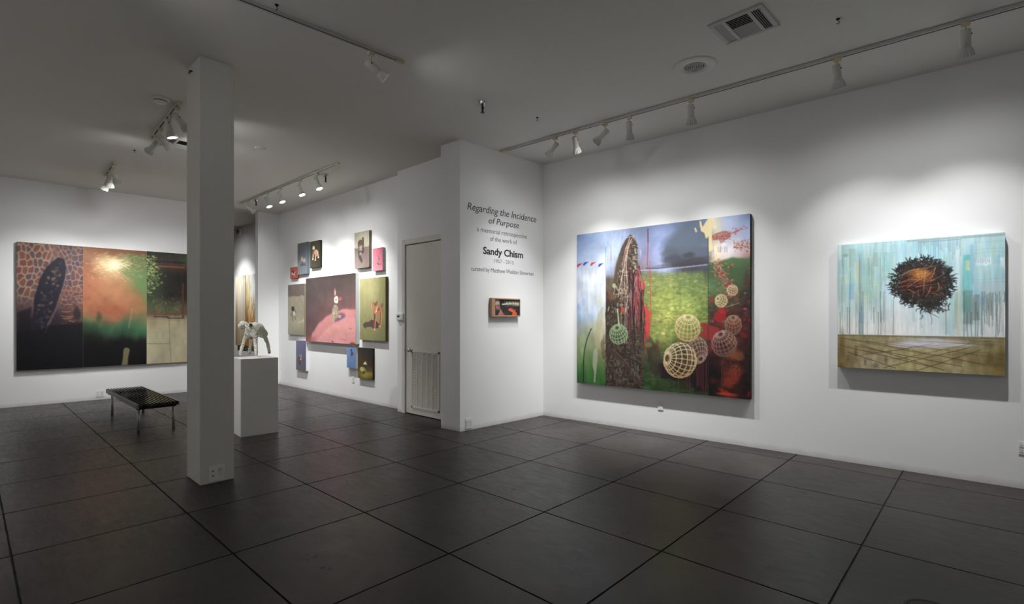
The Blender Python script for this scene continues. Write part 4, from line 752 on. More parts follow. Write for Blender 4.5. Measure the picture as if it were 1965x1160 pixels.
# ------------------------------------------------------------------ door in the recess
d = obj('door_1', box(0, DX1 - DX0 - .012, 0, .04, .012, DZ - .012, .003), M['door'], None, False, Matrix.Translation((DX0 + .006, 4.418, 0))); d['kind'] = 'structure'
a = W_DOOR.hit(790, 672.8, -.008); b = W_DOOR.hit(791.4, 782.4, -.008)
gx0 = a[0] - (DX0 + .006); gz1 = a[1]; gz0 = b[1]; gx1 = DX1 - DX0 - .012 - (gx0) + .0
bm = bmesh.new(); fw = .028
for q in ((gx0, gx1, gz1 - fw, gz1), (gx0, gx1, gz0, gz0 + fw), (gx0, gx0 + fw, gz0, gz1), (gx1 - fw, gx1, gz0, gz1)): bx(bm, q[0], q[1], -.012, -.0002, q[2], q[3], 0, .002)
bx(bm, gx0 + fw, gx1 - fw, -.003, -.0006, gz0 + fw, gz1 - fw, 1)
ncol = 5; cw = (gx1 - gx0 - 2 * fw) / ncol
for k in range(1, ncol): bx(bm, gx0 + fw + k * cw - .007, gx0 + fw + k * cw + .007, -.0125, -.002, gz0 + fw, gz1 - fw)
nl = 50; dz = (gz1 - gz0 - 2 * fw) / nl
for k in range(nl):
    z = gz0 + fw + k * dz
    v = [bm.verts.new(q) for q in ((gx0 + fw, -.011, z + dz * .15), (gx1 - fw, -.011, z + dz * .15), (gx1 - fw, -.003, z + dz * .75), (gx0 + fw, -.003, z + dz * .75))]; bm.faces.new(v)
g_ = obj('air_grille', bm, M['door'], d, False, None, [M['door'], M['ventdark']])
k = W_DOOR.hit(783.6, 672.8, .05); kx = k[0] - DX0 - .006
bm = lathe([(.030, 0), (.031, .006), (.012, .010), (.012, .03), (.024, .040), (.029, .052), (.026, .064), (.012, .070)], 24); bmesh.ops.rotate(bm, verts=bm.verts, cent=(0, 0, 0), matrix=Matrix.Rotation(math.pi / 2, 3, 'X'))
obj('door_knob', bm, M['chrome'], d, True, Matrix.Translation((kx, -.0005, k[1])))
bm = bmesh.new()
for q in ((DX0 - .075, DX0, 0, DZ + .075), (DX1, DX1 + .075, 0, DZ + .075), (DX0, DX1, DZ, DZ + .075)): bx(bm, q[0], q[1], 4.398, 4.4098, q[2], q[3], 0, .003)
bx(bm, DX0 - .018, DX0 - .002, 4.394, 4.3979, k[1] - .03, k[1] + .03)
struct('trim_1', bm, M['door'])

# ------------------------------------------------------------------ canvases
def canvas(P, name, label, side, parent=None, gain=1.0, sat=.9, back=0., group=None, part='painted_front', cat='painting'):
    """a stretched canvas: the painted front is a fine grid carrying its own pigments, the sides are a real box"""
    W, H, nx, ny = P.w, P.h, P.nx, P.ny; th = P.off - back
    xs = np.linspace(-W / 2, W / 2, nx + 1); ys = np.linspace(H / 2, -H / 2, ny + 1)
    GX, GY = np.meshgrid(xs, ys); co = np.stack([GX, GY, np.zeros_like(GX)], -1).reshape(-1, 3)
    i = np.arange(nx)[None, :] + (nx + 1) * np.arange(ny)[:, None]
    quads = np.stack([i, i + nx + 1, i + nx + 2, i + 1], -1).reshape(-1, 4)
    pad = np.pad(P.img, ((1, 1), (1, 1), (0, 0)), mode='edge'); pc = (pad[:-1, :-1] + pad[1:, :-1] + pad[:-1, 1:] + pad[1:, 1:]) / 4
    lum = pc.mean(-1, keepdims=True); pc = lum + (pc - lum) * sat; lin = np.clip(s2l(np.clip(pc, 0, 1)) * gain, 0, .92)
    me = bpy.data.meshes.new(part); me.vertices.add(len(co)); me.vertices.foreach_set('co', co.ravel()); me.loops.add(quads.size); me.loops.foreach_set('vertex_index', quads.ravel())
    me.polygons.add(len(quads)); me.polygons.foreach_set('loop_start', np.arange(0, quads.size, 4)); me.update(calc_edges=True)
    at = me.color_attributes.new('pigment', 'FLOAT_COLOR', 'POINT'); at.data.foreach_set('color', np.concatenate([lin.reshape(-1, 3), np.ones((len(co), 1))], 1).ravel().astype(np.float32))
    me.materials.append(M['paint'])
    if parent is None: root = thing(name, label, cat, P.wall.matrix((P.s0 + P.s1) / 2, (P.z0 + P.z1) / 2, back + .0005), group); lm = Matrix.Identity(4)
    else: root = parent; lm = parent.matrix_basis.inverted() @ P.wall.matrix((P.s0 + P.s1) / 2, (P.z0 + P.z1) / 2, back + .0005)
    f = bpy.data.objects.new(part, me); COL.objects.link(f); f.parent = root; f.matrix_basis = lm @ Matrix.Translation((0, 0, th + .0004))
    return root, f, lm, th, W, H
def sides(root, lm, W, H, th, rgb, name='stretcher'):
    return obj(name, box(-W / 2, W / 2, -H / 2, H / 2, 0, th, .002), mat('canvas_edge', rgb, .8, 0, .2), root, False, lm)

P = big_painting(); r_, f_, lm, th, W, H = canvas(P, 'landscape_painting', 'largest painting on the right wall, wicker spheres over a green meadow with a dark tower', None, gain=.92, sat=.84)
sides(r_, lm, W, H, th, (52, 44, 38))
P = nest_painting(); r_, f_, lm, th, W, H = canvas(P, 'nest_painting', 'pale turquoise painting of a floating brown nest, farther right on the right wall', None)
sides(r_, lm, W, H, th, (166, 176, 178))
P = tri_panel(1); tri, f_, lm, th, W, H = canvas(P, 'triptych_painting', 'long three-panel painting in brown, orange and green on the back wall behind the bench', None, gain=.8, sat=.9); f_.name = 'orange_panel'; f_['label'] = 'orange and green middle panel with a bright burst'
for i, nm, lb in ((0, 'brown_panel', 'brown netted left panel with a dark opening'), (2, 'courtyard_panel', 'right panel with a dark arch above pale paving')):
    Q = tri_panel(i); _, f2, _, _, w2, h2 = canvas(Q, '', '', None, tri, part=nm, gain=.85, sat=.9); f2['label'] = lb
    if i == 0: lo = Q.s0
    else: hi = Q.s1
mid = (P.s0 + P.s1) / 2
obj('stretcher', box(lo - mid, hi - mid, -H / 2, H / 2, 0, th, .002), mat('canvas_edge', (128, 120, 106), .8, 0, .2), tri)
for P, rgb, lb, nm in animal_paintings():
    r_, f_, lm, th, W, H = canvas(P, 'toy_animal_painting', lb, None, group='small animal canvases on the far wall'); sides(r_, lm, W, H, th, rgb)
A, B = far_paintings()
r_, f_, lm, th, W, H = canvas(A, 'striped_painting', 'pale brown streaked two-board painting seen through the opening behind the pedestal', None, part='streaked_board'); sides(r_, lm, W, H, th, (150, 130, 90))
_, f2, lm2, th2, W2, H2 = canvas(B, '', '', None, r_, part='amber_board'); o = obj('stretcher', box(-W2 / 2, W2 / 2, -H2 / 2, H2 / 2, 0, th2, .002), M['cream'], r_, False, lm2)
# framed picture under the lettering
P = framed_picture(); r_, f_, lm, th, W, H = canvas(P, 'framed_portrait', 'small oak-framed picture of a face and an orange shape, below the wall lettering', None)
fr = W_TITLE.hit(944, 572, .055); fb = W_TITLE.hit(998, 608.3, .055); cx_, cz_ = (P.s0 + P.s1) / 2, (P.z0 + P.z1) / 2
x0, x1, z0, z1 = fr[0] - cx_, fb[0] - cx_, fb[1] - cz_, fr[1] - cz_; ix0, ix1, iz0, iz1 = -W / 2, W / 2, -H / 2, H / 2
bm = bmesh.new()
for q in ((x0, ix0, z0, z1), (ix1, x1, z0, z1), (ix0, ix1, iz1, z1), (ix0, ix1, z0, iz0)): bx(bm, q[0], q[1], q[2], q[3], 0, .055, 0, .0015)
obj('oak_frame', bm, M['oak'], r_); sides(r_, lm, W - .002, H - .002, th, (60, 50, 46), 'backing_board')

# ------------------------------------------------------------------ wall lettering
let = thing('wall_lettering', 'black vinyl exhibition title lettered on the middle wall above the framed picture', 'lettering', W_TITLE.matrix(W_TITLE.hit(965, 470)[0], W_TITLE.hit(965, 470)[1], .0004))
inv = let.matrix_basis.inverted()
def text_mesh(s, bold, shear):
    cu = bpy.data.curves.new('t', 'FONT'); cu.body = s; cu.size = 1; cu.shear = shear; cu.offset = bold; cu.resolution_u = 4; cu.space_character = .98
    o = bpy.data.objects.new('t', cu); COL.objects.link(o); bpy.context.view_layer.update()
    me = bpy.data.meshes.new_from_object(o.evaluated_get(bpy.context.evaluated_depsgraph_get())); bpy.data.objects.remove(o); return me
cu0 = text_mesh('H', 0, 0); CAP = max(v.co.y for v in cu0.vertices)
for nm, s, (lx, ly), (rx, ry), cap, bold, shear, mt in [
        ('title_line', 'Regarding the Incidence', (896.7, 402.3), (1029, 427.2), 13, .0, .22, 'letters'), ('title_line', 'of Purpose', (937.6, 429.3), (996, 438.2), 11.4, .0, .22, 'letters'),
        ('subtitle_line', 'a memorial retrospective', (915, 444.6), (1011, 458), 8.6, -.004, 0, 'letters2'), ('subtitle_line', 'of the work of', (940, 462.8), (992, 468.9), 8.2, -.004, 0, 'letters2'),
        ('name_line', 'Sandy Chism', (927, 488), (1003.5, 495.3), 12.6, .026, 0, 'letters'), ('date_line', '1957 - 2013', (948.6, 504.8), (985.3, 507.7), 7, -.008, 0, 'letters2'),
        ('curator_line', 'curated by Matthew Weldon Showman', (904.4, 520.6), (1024, 528.5), 7.6, .0, 0, 'letters2')]:
    me = text_mesh(s, bold, shear); a = W_TITLE.hit(lx, ly); b = W_TITLE.hit(rx, ry); z = (a[1] + b[1]) / 2; hh = (W_TITLE.hit((lx + rx) / 2, (ly + ry) / 2 - cap)[1] - W_TITLE.hit((lx + rx) / 2, (ly + ry) / 2)[1])
    xs = [v.co.x for v in me.vertices]; sx = (b[0] - a[0]) / (max(xs) - min(xs)); sy = hh / CAP; m0 = min(xs)
    bm = bmesh.new(); bm.from_mesh(me)
    for v in bm.verts: v.co = Vector(((v.co.x - m0), v.co.y, 0))
    bmesh.ops.recalc_face_normals(bm, faces=bm.faces)
    if bm.faces and bm.faces[0].normal.z < 0: bmesh.ops.reverse_faces(bm, faces=bm.faces)
    todo = set(bm.verts); isl = []
    while todo:
        st = [todo.pop()]; grp = set(st)
        while st:
            for e_ in st.pop().link_edges:
                for v_ in e_.verts:
                    if v_ in todo: todo.discard(v_); grp.add(v_); st.append(v_)
        isl.append((min(v.co.x - v.co.y * shear for v in grp), max(v.co.x - v.co.y * shear for v in grp), grp))
    isl.sort(key=lambda q: q[0]); words = []; reach = -9
    for x0_, x1_, grp in isl:
        if x0_ - reach > .2: words.append(set())
        words[-1] |= grp; reach = max(reach, x1_)
    for v in bm.verts: v.co = Vector((v.co.x * sx, v.co.y * sy, 0))
    for wd in words:
        b2 = bmesh.new(); mp_ = {v: b2.verts.new(v.co) for v in wd}
        for f in bm.faces:
            if f.verts[0] in wd: b2.faces.new([mp_[v] for v in f.verts])
        ex = bmesh.ops.extrude_face_region(b2, geom=list(b2.faces)); bmesh.ops.translate(b2, verts=[v for v in ex['geom'] if isinstance(v, bmesh.types.BMVert)], vec=(0, 0, .0006))
        o = obj('word', b2, M[mt], let, False, inv @ W_TITLE.matrix(a[0], z, .0004))
    bm.free()
# ------------------------------------------------------------------ sockets and small wall fittings
W_COL = Wall(-4.8, 0, (0, 1))
def outlet(wall, x0, y0, x1, y1, gangs, label, blank=False, group=None):
    a = wall.hit(x0, y0, .003); b = wall.hit(x1, y1, .003); w = b[0] - a[0]; h = a[1] - b[1]; h = max(h, .1)
    root = thing('wall_outlet' if not blank else 'blank_plate', label, 'outlet' if not blank else 'plate', wall.matrix((a[0] + b[0]) / 2, (a[1] + b[1]) / 2, .0004), group)
    obj('cover_plate', box(-w / 2, w / 2, -h / 2, h / 2, 0, .006, .0018), M['plate'], root)
    if blank:
        for s in (-1, 1):
            bm = bmesh.new(); disc_ = [bm.verts.new((.004 * math.cos(t * .6283), .004 * math.sin(t * .6283) + s * h * .38, .0066)) for t in range(10)]; bm.faces.new(disc_); obj('screw', bm, M['steel'], root)
        return root
    n = len(gangs)
    for i, kind in enumerate(gangs):
        cx = (-w / 2 + w * (i + .5) / n)
        for s in (-1, 1):
            if kind == 'jack':
                bm = box(cx - .010, cx + .010, s * .02 - .009, s * .02 + .009, .0062, .0078, .001); bx(bm, cx - .006, cx + .006, s * .02 - .005, s * .02 + .004, .0079, .0083, 1); obj('data_jack', bm, None, root, False, None, [M['plate'], M['slot']]); continue
            bm = box(cx - .016, cx + .016, s * .0205 - .0145, s * .0205 + .0145, .0062, .0085, .003)
            for dx, hh in ((-.0063, .0042), (.0063, .0034)): bx(bm, cx + dx - .0013, cx + dx + .0013, s * .0205 + .001, s * .0205 + .001 + hh * 2, .0086, .009, 1)
            bx(bm, cx - .0024, cx + .0024, s * .0205 - .0095, s * .0205 - .005, .0086, .009, 1)
            obj('socket', bm, None, root, False, None, [M['plate'], M['slot']])
    return root
outlet(W_BACK, 183.8, 750.5, 199.8, 761.6, ['socket', 'jack'], 'white outlet low on the back wall under the long three-panel painting')
outlet(W_COL, 400.4, 895.4, 431, 919.6, ['jack', 'socket'], 'white two-gang outlet at the foot of the square column')
outlet(W_TITLE, 892.9, 804.6, 905.4, 821.8, ['socket', 'socket'], 'white four-socket outlet low on the middle wall near its corner')
outlet(W_ANIM, 675.6, 719.8, 680.6, 735.2, ['socket'], 'narrow white outlet below the blue and yellowish toy animal canvases')
outlet(W_RIGHT, 1954, 847.5, 1980, 875.5, ['socket', 'socket'], 'white outlet low on the right wall, cut by the right edge of the photo')
outlet(W_RIGHT, 1262.6, 770, 1272.6, 788.3, [], 'white blank wall plate with two screws below the largest painting', True)
a = W_DOOR.hit(760.6, 602.5, .03); b = W_DOOR.hit(773.2, 615.6, .03); w, h = b[0] - a[0], a[1] - b[1]
r_ = thing('thermostat', 'small white thermostat with a dark display beside the white door', 'thermostat', W_DOOR.matrix((a[0] + b[0]) / 2, (a[1] + b[1]) / 2, .0004))
obj('case', box(-w / 2, w / 2, -h / 2, h / 2, 0, .032, .005), M['plate'], r_); obj('display', box(-w * .38, w * .02, -h * .02, h * .24, .0322, .0335), M['screen'], r_); obj('dial_slider', box(w * .12, w * .36, -h * .3, -h * .22, .0322, .036, .001), M['cream'], r_)

# ------------------------------------------------------------------ pedestal and plaster lamb
PZ = .916
tag(obj('display_pedestal', box(-.215, .215, -.21, .21, 0, PZ, .003), M['pedestal'], None, False, Matrix.Translation((-6.585, 2.42, 0)) @ Matrix.Rotation(math.radians(-4), 4, 'Z')), 'white plinth carrying the plaster lamb, just behind the square column', 'plinth')
def D(px, py, t): return at_depth(px, py, t)
def foot(px, py): return cast_z(px, py, PZ)
sk_v = []; sk_e = []; sk_r = []
def chain(pts, start=None):
    prev = start
    for p, r in pts:
        sk_v.append(p); sk_r.append(r); i = len(sk_v) - 1
        if prev is not None: sk_e.append((prev, i))
        prev = i
    return prev
hip = chain([(D(502, 636.5, 6.55), .066)])
mid = chain([(D(496.5, 632, 6.5), .108), (D(488.5, 631.5, 6.46), .112)], hip)
che = chain([(D(478, 635, 6.42), .082)], mid)
nk = chain([(D(474.5, 630.5, 6.41), .045), (D(470.5, 624.5, 6.4), .05), (D(466.8, 622.6, 6.39), .064), (D(463.2, 627.2, 6.38), .05), (D(460.4, 632.2, 6.37), .03)], che)
def leg(start, a, ra, b, rb, f, rf, ft=None):
    foot_p = foot(*f); top = sk_v[a] if isinstance(a, int) else a
    pts = [(a, ra), (b, rb), (foot_p + Vector((0, 0, .05)), rf), (foot_p + Vector((0, 0, .014)), rf * 1.15)]
    chain(pts, start)
leg(che, D(471.5, 647, 6.4), .024, D(466, 662, 6.38), .021, (461.5, 685.4), .018)
leg(che, D(482, 649, 6.5), .022, D(481, 662, 6.52), .019, (478.6, 683), .016)
leg(mid, D(489.5, 650, 6.4), .021, D(490, 663, 6.37), .021, (491.6, 685.4), .018)
leg(hip, D(508, 646, 6.6), .026, D(513.5, 659, 6.68), .023, (516.6, 682), .018)
base = foot(485, 684); base.z = PZ
me = bpy.data.meshes.new('s'); me.from_pydata([tuple(v - base) for v in sk_v], sk_e, []); me.update()
o = bpy.data.objects.new('s', me); COL.objects.link(o)
sm = o.modifiers.new('k', 'SKIN'); sm.use_smooth_shade = True
for i, r in enumerate(sk_r): me.skin_vertices[0].data[i].radius = (r, r)
me.skin_vertices[0].data[0].use_root = True
o.modifiers.new('d', 'SUBSURF').levels = 3
bpy.context.view_layer.update(); me2 = bpy.data.meshes.new_from_object(o.evaluated_get(bpy.context.evaluated_depsgraph_get())); bpy.data.objects.remove(o)
from mathutils import noise as MN
for v in me2.vertices:
    c = v.co; n = v.normal; q = MN.noise(c * 34) * .5 + MN.noise(c * 75 + Vector((3, 1, 2))) * .35
    band = math.sin((c.z * 300 + c.x * 120 + MN.noise(c * 12) * 9)) * .22
    v.co = c + n * (q + band) * .0085
zmin = min(v.co.z for v in me2.vertices)
for v in me2.vertices:
    if v.co.z < .0: v.co.z = max(v.co.z, 0) + .0004
me2.materials.append(M['plaster'])
for p in me2.polygons: p.use_smooth = True
lamb = thing('lamb_sculpture', 'rough white plaster lamb figure standing on the plinth, head turned left', 'sculpture', Matrix.Translation(base))
bo = bpy.data.objects.new('body', me2); COL.objects.link(bo); bo.parent = lamb
def ear(px, py, t, px2, py2, t2):
    bm = bmesh.new(); a_ = D(px, py, t) - base; b_ = D(px2, py2, t2) - base; tube(bm, a_, (a_ + b_) / 2, .007, 8, .012); tube(bm, (a_ + b_) / 2, b_, .012, 8, .003); return obj('ear', bm, M['plaster'], lamb, True)
ear(471, 624, 6.35, 474.0, 630, 6.32); ear(470, 620.5, 6.42, 474.6, 619.8, 6.46)
# loose gauze strips hanging under the chest
bm = bmesh.new(); q = random.Random(4)
for k in range(9):
    a_ = D(470 + k * 2.2, 640 + q.uniform(-1, 3), 6.36) - base; b_ = a_ + Vector((q.uniform(-.01, .01), q.uniform(-.01, .01), -q.uniform(.02, .045))); tube(bm, a_, b_, .006, 6, .002)
obj('gauze_shreds', bm, M['plaster'], lamb, True)

# ------------------------------------------------------------------ slatted bench
BX0, BX1, BY0, BY1, BZ = -9.42, -7.39, 1.405, 1.83, .362
bench = thing('slatted_bench', 'low black slatted bench with metal legs in front of the back wall', 'bench', Matrix.Translation(((BX0 + BX1) / 2, (BY0 + BY1) / 2, 0)))
hx, hy = (BX1 - BX0) / 2, (BY1 - BY0) / 2; ns = 12; pitch = 2 * hy / ns; sw = pitch * .48
slat0 = None
for k in range(ns):
    y = -hy + pitch * (k + .5)
    if slat0 is None: s_ = slat0 = obj('slat', box(-hx, hx, -sw / 2, sw / 2, BZ - .042, BZ, .0025), M['black'], bench)
    else: s_ = slat0.copy(); COL.objects.link(s_)
    s_.matrix_basis = Matrix.Translation((0, y, 0))
obj('lit_slat_side', box(-hx + .004, hx - .03, -hy - .006, -hy + pitch * .5 - sw / 2 - .0005, BZ - .06, BZ - .004, .001), M['rail'], bench)  # grey strip standing in for bright wall reflected on the outer slat
obj('lit_slat_side', box(-hx + .004, hx - .03, hy - pitch * .5 + sw / 2 + .0005, hy + .006, BZ - .06, BZ - .004, .001), M['rail'], bench)  # same painted-reflection strip on the opposite side
for x in (-hx + .12, -.1, hx - .14): obj('crossbar', box(x - .02, x + .02, -hy + .006, hy - .006, BZ - .078, BZ - .0425, .002), M['dark'], bench)
for px, py in ((257.5, 829.5), (324.2, 821), (219.4, 798.2), (279, 792)):
    p = cast_z(px, py, 0); lx = p.x - (BX0 + BX1) / 2; ly = p.y - (BY0 + BY1) / 2
    lx = (hx - .16) if lx > 0 else (-hx + .25); ly = math.copysign(hy - .03, ly)
    obj('leg', tube(bmesh.new(), (lx, ly, 0.001), (lx, ly, BZ - .0425), .0155, 16), M['steel'], bench, True)

# ------------------------------------------------------------------ track lights
TZ = ZC - .024
def track(p0, p1, label, caps=True):
    a = Vector((p0[0], p0[1], ZC)); b = Vector((p1[0], p1[1], ZC)); d = (b - a); L = d.length; d.normalize(); n = Vector((-d.y, d.x, 0))
    m = Matrix.Identity(4); m.col[0][:3] = d; m.col[1][:3] = n; m.col[3][:3] = a
    r = thing('light_track', label, 'light track', m)
    obj('rail', box(0, L, -.0175, .0175, -.0235, -.0004, .0012), M['track'], r); obj('conductor_slot', box(.05, L - .05, .004, .0168, -.0246, -.0237), M['trackslot'], r)
    if caps:
        obj('end_cap', box(-.012, .07, -.019, .019, -.0262, -.0006, .003), M['cream'], r); obj('end_cap', box(L - .03, L + .012, -.019, .019, -.0262, -.0006, .003), M['cream'], r)
    r['_a'] = tuple(a); r['_d'] = tuple(d)
    tr = (a, d)
    del r['_a']; del r['_d']
    return tr
def on_track(tr, px):
    a, d = tr; u = (px - 982.5) / F; rx, ry = FW[0] + u * RT[0], FW[1] + u * RT[1]
    k = -(a.x * ry - a.y * rx) / (d.x * ry - d.y * rx); return a + d * k
hb = lathe([(.0, -.0), (.024, 0), (.031, .006), (.031, .118), (.027, .128), (.0, .128)], 28, None, False, False)
me_h = bpy.data.meshes.new('housing'); hb.to_mesh(me_h)
prof = [(.029, .122), (.036, .130), (.044, .148), (.050, .168), (.055, .190), (.0535, .190), (.048, .168), (.042, .148), (.034, .132)]
me_s = bpy.data.meshes.new('shade'); lathe(prof, 36, [0, .003, .006, .008, .009, .009, .008, .006, .003], False, False).to_mesh(me_s)
me_b = bpy.data.meshes.new('bulb'); lathe([(.0, .150), (.030, .152), (.0405, .164), (.038, .170), (.026, .174), (.0, .176)], 28, None, False, False).to_mesh(me_b)
me_a = bpy.data.meshes.new('adapter'); box(-.026, .026, -.02, .02, -.032, -.0275 + .0275 - .001, .003).to_mesh(me_a)
me_k = bpy.data.meshes.new('knob'); lathe([(.0, .03), (.005, .03), (.005, .037), (.0, .037)], 14, None, False, False).to_mesh(me_k)
me_t = bpy.data.meshes.new('stem'); b_ = tube(bmesh.new(), (0, 0, -.032), (0, 0, -.072), .0065, 12); b_.to_mesh(me_t)
for me_, m_ in ((me_h, 'lampwhite'), (me_s, 'lampwhite'), (me_b, 'bulb'), (me_a, 'cream'), (me_t, 'lampwhite'), (me_k, 'dark')):
    me_.materials.append(M[m_])
    if me_ is not me_a:
        for p in me_.polygons: p.use_smooth = me_ is not me_s
LIGHTK = .4
def head(tr, px, target, label, power, cone=62, blend=.75, group=None, at=None, col=(.985, .992, 1.), spill=.12, aim=None, core=0.):
    c = on_track(tr, px) if at is None else at; c = Vector((c.x, c.y, TZ - .0012)); d = tr[1]
    m = Matrix.Identity(4); m.col[0][:3] = d; m.col[1][:3] = (-d.y, d.x, 0); m.col[3][:3] = c
    r = thing('track_spotlight', label, 'spotlight', m, group); inv_ = m.inverted()
    def add(n, me_, mm):
        o = bpy.data.objects.new(n, me_); COL.objects.link(o); o.parent = r; o.matrix_basis = mm; return o
    add('adapter', me_a, Matrix.Translation((0, 0, 0))); add('stem', me_t, Matrix.Identity(4))
    piv = c + Vector((0, 0, -.078)); ax = (Vector(target if aim is None else aim) - piv).normalized()
    side = ax.cross(Vector((0, 0, 1)))
    side = side.normalized() if side.length > .05 else Vector((1, 0, 0)); up = side.cross(ax)   # housing hangs just under the stem
    q = Matrix.Identity(4); q.col[0][:3] = side; q.col[1][:3] = ax.cross(side); q.col[2][:3] = ax; q.col[3][:3] = piv - up * .028 - ax * .028
    h_ = add('housing', me_h, inv_ @ q); add('shade', me_s, inv_ @ q); add('bulb', me_b, inv_ @ q)
    k_ = bpy.data.objects.new('hinge_knob', me_k); COL.objects.link(k_); k_.parent = h_; k_.matrix_basis = Matrix.Translation((0, 0, .04)) @ Matrix.Rotation(math.pi / 2, 4, 'Y')
    piv_b = q.col[3].xyz + ax * .2; ax = (Vector(target) - piv_b).normalized()
    z = -ax; x = z.orthogonal().normalized(); y = z.cross(x); lm_ = Matrix.Identity(4); lm_.col[0][:3] = x; lm_.col[1][:3] = y; lm_.col[2][:3] = z; lm_.col[3][:3] = piv_b
    for nm_, pw_, cn_ in (('beam', power, cone), ('spill', power * spill, 150), ('core', power * core, 52)):
        if pw_ <= 0: continue
        if nm_ == 'core':
            z = -(Vector((target[0], target[1], -.25)) - piv_b).normalized(); x = z.orthogonal().normalized(); y = z.cross(x); lm_ = lm_.copy(); lm_.col[0][:3] = x; lm_.col[1][:3] = y; lm_.col[2][:3] = z
        lt = bpy.data.lights.new(nm_, 'SPOT'); lt.energy = pw_ * LIGHTK; lt.spot_size = math.radians(cn_); lt.spot_blend = 1; lt.shadow_soft_size = .03; lt.color = col
        lo_ = bpy.data.objects.new(nm_, lt); COL.objects.link(lo_); lo_.parent = r; lo_.matrix_basis = inv_ @ lm_
    return r
def ceil(px, py, z=ZC - .02): p = cast_z(px, py, z); return (p.x, p.y)
def wt(wall, px, py): s, z = wall.hit(px, py); return wall.pt(s, z)
a0, a1 = ceil(960, 292), ceil(1965, 10); e = 2.4 / (a1[0] - a0[0])
TR_R = track((a0[0] + .02, a0[1]), (a1[0] + (a1[0] - a0[0]) * e, a1[1] + (a1[1] - a0[1]) * e), 'long light track with seven lamps along the ceiling before the right wall')
b0, b1 = ceil(772, 121), ceil(462, 1); e = 2.8 / (b0[1] - b1[1])
TR_M = track(b0, (b1[0] + (b1[0] - b0[0]) * e, b1[1] + (b1[1] - b0[1]) * e), 'light track with a single lamp, running out of the top of the photo')
c0, c1 = ceil(345, 198), ceil(292, 266); TR_P = track(c0, c1, 'short light track beside the top of the square column')
d0, d1 = ceil(220.5, 314), ceil(203, 338); TR_F = track(d0, d1, 'shortest light track, on the far ceiling above the bench')
e0, e1 = ceil(650, 315), ceil(462, 391); TR_B = track(e0, e1, 'light track with five lamps before the wall of toy animal canvases', True)
def wz(wall, px, z):
    d = ray(px, Y0); p = cast_plane(px, Y0, wall.o, wall.n); return Vector((p.x, p.y, z))
G = 'lamps along the right-hand track'
for px, tgt, aim, pw, cone, lb in [
        (1065, wz(W_TITLE, 955, .9), wz(W_TITLE, 968, 2.75), 130, 72, 'white ribbed spotlight, nearest the middle wall on the right-hand track'),
        (1104, wz(W_RIGHT, 1150, .2), wz(W_RIGHT, 1140, 2.3), 440, 78, 'white ribbed spotlight tilted right, second from the middle wall'),
        (1161, wz(W_TITLE, 985, .6), wz(W_TITLE, 968, 2.5), 170, 66, 'white ribbed spotlight tilted left, third from the middle wall'),
        (1207.5, wz(W_RIGHT, 1240, .2), wz(W_RIGHT, 1225, 1.7), 440, 78, 'white ribbed spotlight, fourth from the middle wall, near the third lamp'),
        (1326, wz(W_RIGHT, 1365, .3), wz(W_RIGHT, 1345, 1.7), 320, 80, 'white ribbed spotlight standing alone mid-way along the right-hand track'),
        (1607, wz(W_RIGHT, 1700, .4), wz(W_RIGHT, 1672, 1.35), 235, 84, 'white ribbed spotlight with a bright rim, second from the right edge of the photo'),
        (1853, wz(W_RIGHT, 1850, .4), wz(W_RIGHT, 1850, 1.7), 290, 84, 'white ribbed spotlight pointing straight down, nearest the right edge of the photo')]:
    head(TR_R, px, tgt, lb, pw * .86, cone, .8, G, aim=aim, core=.85 if px < 1400 else .75)
head(TR_M, 712, (-2.7, 5.5, 1.3), 'white ribbed spotlight alone at the end of the track in the upper middle', 30, 60, spill=.5)
G = 'lamps on the track beside the column'
head(TR_P, 340, (-7.9, 4.5, 1.4), 'grey spotlight nearest the column, half hidden by it', 100, 60, .8, G, spill=.5)
head(TR_P, 328, (-6.3, 2.2, .7), 'spotlight with a lit face pointing down beside the column', 260, 64, .8, G)
head(TR_P, 308, (-8.9, 4.5, 1.6), 'spotlight tilted right, third from the column', 90, 60, .8, G, spill=.5)
head(TR_P, 298, (-11.1, .3, 1.2), 'spotlight with a glowing bell, farthest from the column on its track', 150, 60, .8, G)
G = 'lamps on the far track above the bench'
head(TR_F, 218, (-11.1, 2.9, 1.0), 'far grey spotlight tilted right above the bench', 300, 84, .8, G)
head(TR_F, 211, (-11.1, 1.75, .9), 'far spotlight with a bright crescent face, in the middle of three', 300, 84, .8, G)
head(TR_F, 206, (-11.1, .7, 1.0), 'far spotlight with a glowing bell, leftmost of three', 320, 84, .8, G)
G = 'lamps before the toy animal canvases'
for px, tgt, pw, lb in [(476, wz(W_ANIM, 470, 1.2), 22, 'farthest dim lamp on the animal-wall track, beside the column'), (513.5, wz(W_ANIM, 572, .9), 290, 'lit lamp second from the column on the animal-wall track'), (538.5, wz(W_ANIM, 590, .9), 340, 'lit lamp in the middle of the animal-wall track'),
                        (576, wz(W_ANIM, 640, .9), 350, 'lit lamp fourth from the column on the animal-wall track'), (609, wz(W_ANIM, 700, .9), 400, 'lit lamp nearest the white door on the animal-wall track')]:
    c_ = on_track(TR_B, px); head(TR_B, px, tgt, lb, pw * 1.15, 84 if px > 520 else 66, .8, G, core=.35, spill=.12 if px > 520 else .03, aim=c_ + Vector((1.0, .8, -3.3)) if px > 500 else c_ + Vector((.0, 1.6, -1.3)))
